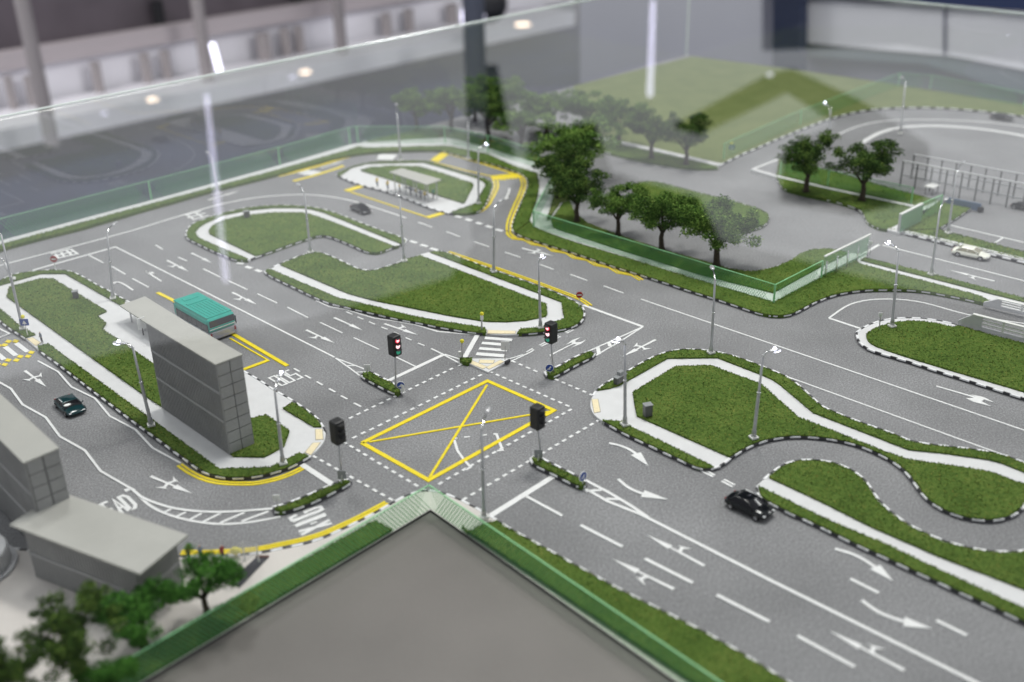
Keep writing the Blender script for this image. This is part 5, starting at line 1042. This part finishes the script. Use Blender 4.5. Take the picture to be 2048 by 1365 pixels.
# ================================================================== people (small painted figures)
def person(feet, head, shirt, label, zb=.2, face=0.0, hh=None):
    b = at(*feet, zb); hgt = (lift(b, head).z - zb) if hh is None else hh
    s = hgt / 1.75; me = bpy.data.meshes.new('person')
    J = [(0, 0, .95), (0, 0, 1.2), (0, 0, 1.42), (0, 0, 1.52), (0, .01, 1.66), (.09, 0, .88), (.1, .03, .48), (.1, -.02, .06), (.1, .12, .03), (-.09, 0, .88), (-.1, -.04, .48), (-.1, -.1, .06), (-.1, .04, .03), (.2, 0, 1.4), (.25, .02, 1.12), (.24, .12, .88), (.24, .16, .8), (-.2, 0, 1.4), (-.25, -.03, 1.12), (-.24, .06, .88), (-.24, .1, .8)]
    E_ = [(0, 1), (1, 2), (2, 3), (3, 4), (0, 5), (5, 6), (6, 7), (7, 8), (0, 9), (9, 10), (10, 11), (11, 12), (2, 13), (13, 14), (14, 15), (15, 16), (2, 17), (17, 18), (18, 19), (19, 20)]
    Rd = [.15, .14, .16, .06, .11, .1, .075, .05, .045, .1, .075, .05, .045, .07, .055, .04, .04, .07, .055, .04, .04]
    me.from_pydata([(x * s, y * s, z * s) for x, y, z in J], E_, []); tmp = bpy.data.objects.new('tmp', me); C.objects.link(tmp)
    bmx = bmesh.new(); bmx.from_mesh(me); ly = bmx.verts.layers.skin.verify()
    for v, r in zip(bmx.verts, Rd): v[ly].radius = (r * s, r * s); v[ly].use_root = v.index == 0
    bmx.to_mesh(me); bmx.free(); tmp.modifiers.new('skin', 'SKIN'); subd(tmp, 1)
    dg = bpy.context.evaluated_depsgraph_get(); dg.update(); out = bpy.data.meshes.new_from_object(tmp.evaluated_get(dg)); C.objects.unlink(tmp); bpy.data.objects.remove(tmp)
    out.materials.clear()
    for k in ('trouser', shirt, 'skin', 'hair'): out.materials.append(M[k])
    for p in out.polygons:
        z = p.center.z / s; p.material_index = 0 if z < .93 else 1 if z < 1.5 and not (z < 1.0 and abs(p.center.x) > .19 * s) else 2 if z < 1.68 else 3; p.use_smooth = True
    out.name = 'person'; o = link('person', out, label=label, cat='person'); o.location = b; o.rotation_euler = (0, 0, face); return o
person((84.5, 686.5), (78.5, 663), 'shirt', 'small standing figure in grey at the left crossing kerb', face=2.4)
ws = 'figure waiting at the far bus stop'
for (x, y), sh, lb in (((755, 374), 'yshirt', 'figure in yellow alone at the left end of the far bus stop platform'), ((776, 380), 'yshirt', 'second figure in yellow from the left on the far platform'), ((800, 385), 'yshirt', 'figure at the left post of the far shelter'), ((833, 395), 'yshirt', 'figure in yellow under the middle of the far shelter'), ((850, 401), 'yshirt', 'figure in yellow near the right end of the far shelter'), ((867, 397), 'gshirt', 'figure in green at the right end of the far shelter'), ((822, 391), 'shirt', 'dark figure between the yellow ones at the far shelter'), ((842, 399), 'shirt', 'dark figure in front of the far shelter near the kerb')):
    person((x, y), (x - 1, y - 12), sh, lb, hh=1.05, face=random.uniform(0, 6))
for (x, y), sh, lb in (((379, 1118), 'rshirt', 'figure beside the corner of the grey shed roof'), ((404, 1120), 'shirt', 'middle figure of three by the yellow line, lower left'), ((447, 1120), 'rshirt', 'figure in red next to the clear canopy')):
    person((x, y), (x - 2, y - 24), sh, lb, hh=.95, face=1.0)
# ================================================================== glass case
d_ = ray(0, 240); HG = H + d_.z * ((A1 - .1) / d_.dot(AX))
o = thing('glass_case', 'clear glass display case over the whole model, bright edge along the far top', 'display case', (0, 0, 0))
Pc = lambda a, b, z: AX * a + BX * b + Vector((0, 0, z))
a0, a1, b0, b1 = -45, A1 + .3, -8, B1 + .3
m = MB(); m.add([Pc(a0, b0, HG), Pc(a1, b0, HG), Pc(a1, b1, HG), Pc(a0, b1, HG)], [(0, 1, 2, 3)]); m.build('top_pane', M['glass'], o)
m = MB(); m.add([Pc(a1, b0, -1), Pc(a1, b1, -1), Pc(a1, b1, HG - .02), Pc(a1, b0, HG - .02)], [(0, 1, 2, 3)]); m.build('side_pane', M['glass'], o)
m = MB(); m.add([Pc(a0, b1, -1), Pc(a1, b1, -1), Pc(a1, b1, HG - .02), Pc(a0, b1, HG - .02)], [(0, 1, 2, 3)]); m.build('side_pane', M['glass'], o)
m = MB(); m.tube([Pc(a1 + .2, b0, HG + .1), Pc(a1 + .2, b1, HG + .1)], .09, 6); m.build('glass_edge', M['glassedge'], o)
m = MB(); m.tube([Pc(a1 + .2, b1 + .2, -1), Pc(a1 + .2, b1 + .2, HG + .1)], .16, 6); m.build('glass_edge', M['glassedge'], o)
m = MB(); m.tube([Pc(a0, b1 + .2, HG + .1), Pc(a1, b1 + .2, HG + .1)], .08, 6); m.build('glass_edge', M['glassedge'], o)
o = thing('display_plinth', 'dark plinth carrying the model board', 'plinth', (0, 0, -80))
m = MB(); m.prism([Pc(a0, b0, 0), Pc(a1 + .5, b0, 0), Pc(a1 + .5, b1 + .5, 0), Pc(a0, b1 + .5, 0)], 0, 78.7); m.build('plinth_body', M['navy'], o)
# ================================================================== exhibition hall behind
FZ = -80
m = MB(); m.prism([(-1500, -300), (1500, -300), (1500, 1800), (-1500, 1800)], FZ - 2, FZ); m.build('floor', M['floor'], kind='structure', label='dark slate blue hall floor beyond the model')
wA = at(0, 300, FZ).dot(AX)
def onA(px, off=0):
    d = ray(*px); k = (wA - off) / d.dot(AX); return Vector((0, 0, H)) + d * k
def bandA(name, ya, yb, m_, off, x0=-200, x1=1150, th=3, parent=None, kind=None, label=None, cat=None):
    """strip along the back wall whose lower and upper edges pass picture heights yb, ya at the left border"""
    za = onA((0, ya), off).z; zb = onA((0, yb), off).z; p = onA((x0, yb), off); q = onA((x1, yb - .19 * x1), off); b0_, b1_ = p.dot(BX), q.dot(BX)
    k = MB(); c = AX * (wA - off + th / 2) + BX * ((b0_ + b1_) / 2) + Vector((0, 0, (za + zb) / 2)); k.box(tuple(c), (th, abs(b1_ - b0_), abs(za - zb)), math.atan2(AX.y, AX.x))
    return k.build(name, M[m_], parent, kind=kind, label=label, cat=cat)
wall = bandA('hall_wall', -400, 300, 'brownwall', 0, x1=1300, kind='structure', label='dark upper wall of the hall at the top left')
st = bandA('stand_front', 145, 262, 'panel', 6, kind=None, label='long white panelled exhibition stand along the top left', cat='exhibition stand')
bandA('top_rail', 108, 145, 'trim', 12, parent=st, th=6); bandA('bench_front', 262, 304, 'panel', 40, parent=st, th=30); bandA('shadow_gap', 236, 262, 'greyplate', 14, parent=st, th=6)
def postA(x, y0, y1, w, mm, off, name='post', par=st):
    p = onA((x, y1), off); q = onA((x, y0), off); k = MB(); k.tube([p, Vector((p.x, p.y, q.z))], w, 8); return k.build(name, M[mm], par)
for x, y0, y1, w in ((30, 150, 225, 1.6), (70, 150, 222, 1.8), (202, 122, 195, 2), (298, 105, 175, 2), (338, 100, 168, 2), (532, 66, 130, 3), (575, 56, 118, 2.2), (602, 52, 112, 2.2), (775, 26, 82, 2.4), (820, 18, 72, 2.4), (905, 8, 60, 3)): postA(x, y0, y1, w, 'post', 13)
for x, y1 in ((105, 290), (422, 200), (688, 150)): postA(x, y1 - 500, y1, 2.6, 'post', 60 if x < 400 else 30, 'tall_post')
for x, y0, y1 in ((322, 0, 58), (598, -30, 22)): postA(x, y0, y1, 2.4, 'dark', 4, 'dark_post', wall)
bB = B1 + 150
def onB(px, off=0):
    d = ray(*px); k = (bB - off) / d.dot(BX); return Vector((0, 0, H)) + d * k
def panelB(name, pts, m_, off, th=4, **k):
    P = [onB(p, off) for p in pts]; Pb = [p + BX * th for p in P]; n = len(P); q = MB(); q.add(P + Pb, [tuple(range(n)), tuple(range(n, 2 * n))[::-1]] + [(i, i + n, (i + 1) % n + n, (i + 1) % n) for i in range(n)]); return q.build(name, M[m_], **k)
panelB('back_wall', [(1160, -300), (2400, -300), (2400, 500), (1160, 300)], 'lilac', 0, kind='structure', label='grey lilac partition wall at the back right')
pp = panelB('pale_panel', [(1602, -20), (1700, 2), (2048, 28), (2300, 50), (2300, 190), (2048, 140), (1900, 112), (1602, 86)], 'rightpanel', 6, label='large pale panel on the back wall at the top right', cat='wall panel')
panelB('panel_seam', [(1886, 10), (1890, 10), (1890, 112), (1886, 112)], 'lilac', 7, parent=pp)
panelB('teal_band', [(1590, 88), (1900, 114), (2048, 140), (2300, 190), (2300, 250), (2048, 190), (1950, 160), (1850, 128), (1590, 112)], 'teald', 5, label='dark teal skirting band below the pale panel', cat='skirting')
panelB('navy_banner', [(1560, -300), (2400, -300), (2400, 55), (2048, 22), (1700, -3), (1560, -14)], 'navy', 8, label='navy banner above the pale panel at the top right corner', cat='banner')
panelB('column', [(1548, -300), (1602, -300), (1598, 250), (1545, 240)], 'navy', 14, th=4, label='dark navy column at the top right', cat='column')
def onZ(px, dist):
    d = ray(*px); return Vector((0, 0, H)) + d * (dist / d.length)
c0 = at(955, 250, FZ); k = MB(); k.tube([c0, c0 + Vector((0, 0, 230))], 4.2, 16); k.build('column', M['slim'], label='slim dark column behind the hazy trees', cat='column')
p = onA((972, 8), 60); k = MB(); k.ball(tuple(p), (10, 10, 9), 14); q = k.build('camera_housing', M['doorb'], label='black rounded object at the top centre beside a white lamp', cat='equipment')
p = onA((946, 34), 90); k = MB(); k.ball(tuple(p), (5, 5, 9), 12); k.build('wall_lamp', M['tube'], label='small white oval lamp at the top centre', cat='lamp')
# ceiling lamps, and dark shapes that thin the haze mirrored in the glass
ZC = 230
def mir(px, z=ZC):
    d = ray(*px); c = Vector((0, 0, 2 * HG - H)); t = (z - c.z) / (-d.z); return c + Vector((d.x, d.y, -d.z)) * t
def mask_poly(px, label, mm='maskdark', z=ZC, name='haze_mask'):
    P = [mir(p, z) for p in px]; k = MB(); k.prism(P, z, z + 4); return k.build(name, M[mm], kind='structure', label=label)
def tubelamp(p, q, r, label, z=ZC - 12):
    a, b = mir(p, z), mir(q, z); o = thing('tube_light', label, 'ceiling light', a); k = MB(); k.tube([(0, 0, 0), b - a], r, 10); k.build('tube', M['tube'], o)
    k = MB(); k.tube([(0, 0, r * 1.6), b - a + Vector((0, 0, r * 1.6))], r * .8, 6); k.build('fitting', M['rail'], o)
tubelamp((413, 192), (452, 560), 1.7, 'long bluish tube light mirrored in the glass at the left'); tubelamp((1306, 4), (1300, 190), 2.6, 'tube light mirrored in the glass at the top centre')
p, q = onA((424, 88), 70), onA((439, 142), 70); o = thing('tube_light', 'short white tube light on the stand at the top left', 'ceiling light', p); k = MB(); k.tube([(0, 0, 0), q - p], 1.1, 8); k.build('tube', M['tube'], o)
for x, y, r, mm, lb in ((305, 200, 5, 'warmlamp', 'warm ceiling downlight, leftmost of the three mirrored at the glass edge'), (610, 145, 6, 'warmlamp', 'warm ceiling downlight, middle of the three mirrored at the glass edge'), (1045, 50, 9, 'warmlamp', 'warm ceiling downlight, rightmost of the three mirrored at the glass edge'),
                    (208, 228, 2.4, 'tube', 'tiny white ceiling lamp mirrored left of the leftmost warm one'), (585, 155, 3, 'tube', 'tiny white ceiling lamp mirrored beside the middle warm one'), (1540, 150, 3, 'tube', 'faint white ceiling lamp mirrored over the sports field')):
    c = mir((x, y)); o = thing('downlight', lb, 'ceiling light', c); k = MB(); k.tube([(0, 0, -1), (0, 0, 1)], r, 16); k.build('diffuser', M[mm], o); k = MB(); k.tube([(0, 0, .5), (0, 0, 3)], r * 1.2, 16); k.build('housing', M['rail'], o)
mask_poly([(-300, 800), (0, 760), (250, 700), (640, 630), (900, 555), (960, 470), (1050, 330), (1055, 250), (1190, 245), (1225, 345), (1400, 395), (1440, 480), (1600, 520), (2048, 640), (2400, 760), (2400, 1500), (1900, 1700), (-300, 1900)], 'added dark panel, unseen, that clears glass haze from the near model')  # unseen shape, outlined so the mirrored haze stops along its edge
mask_poly([(1350, 248), (1540, 146), (1585, 138), (1720, 200), (1860, 290), (1850, 390), (1700, 420), (1560, 395), (1570, 290), (1680, 245), (1575, 178), (1400, 262)], 'dark angled ceiling beam mirrored over the far field, widened to clear haze from the gate trees', z=ZC)  # V-shaped beam; its right part is added to keep haze off the trees
mask_poly([(940, 130), (995, 130), (1035, 345), (945, 345)], 'dark ceiling duct mirrored over the hazy trees', z=ZC + 8)
# rename copies are left to Blender's own suffixes
mask_poly([(1525, -70), (2500, -70), (2500, 190), (2048, 120), (1800, 84), (1525, 95)], 'added dark panel, unseen, that clears glass haze from the top right wall', z=ZC)  # unseen, added to keep mirrored haze off the navy column
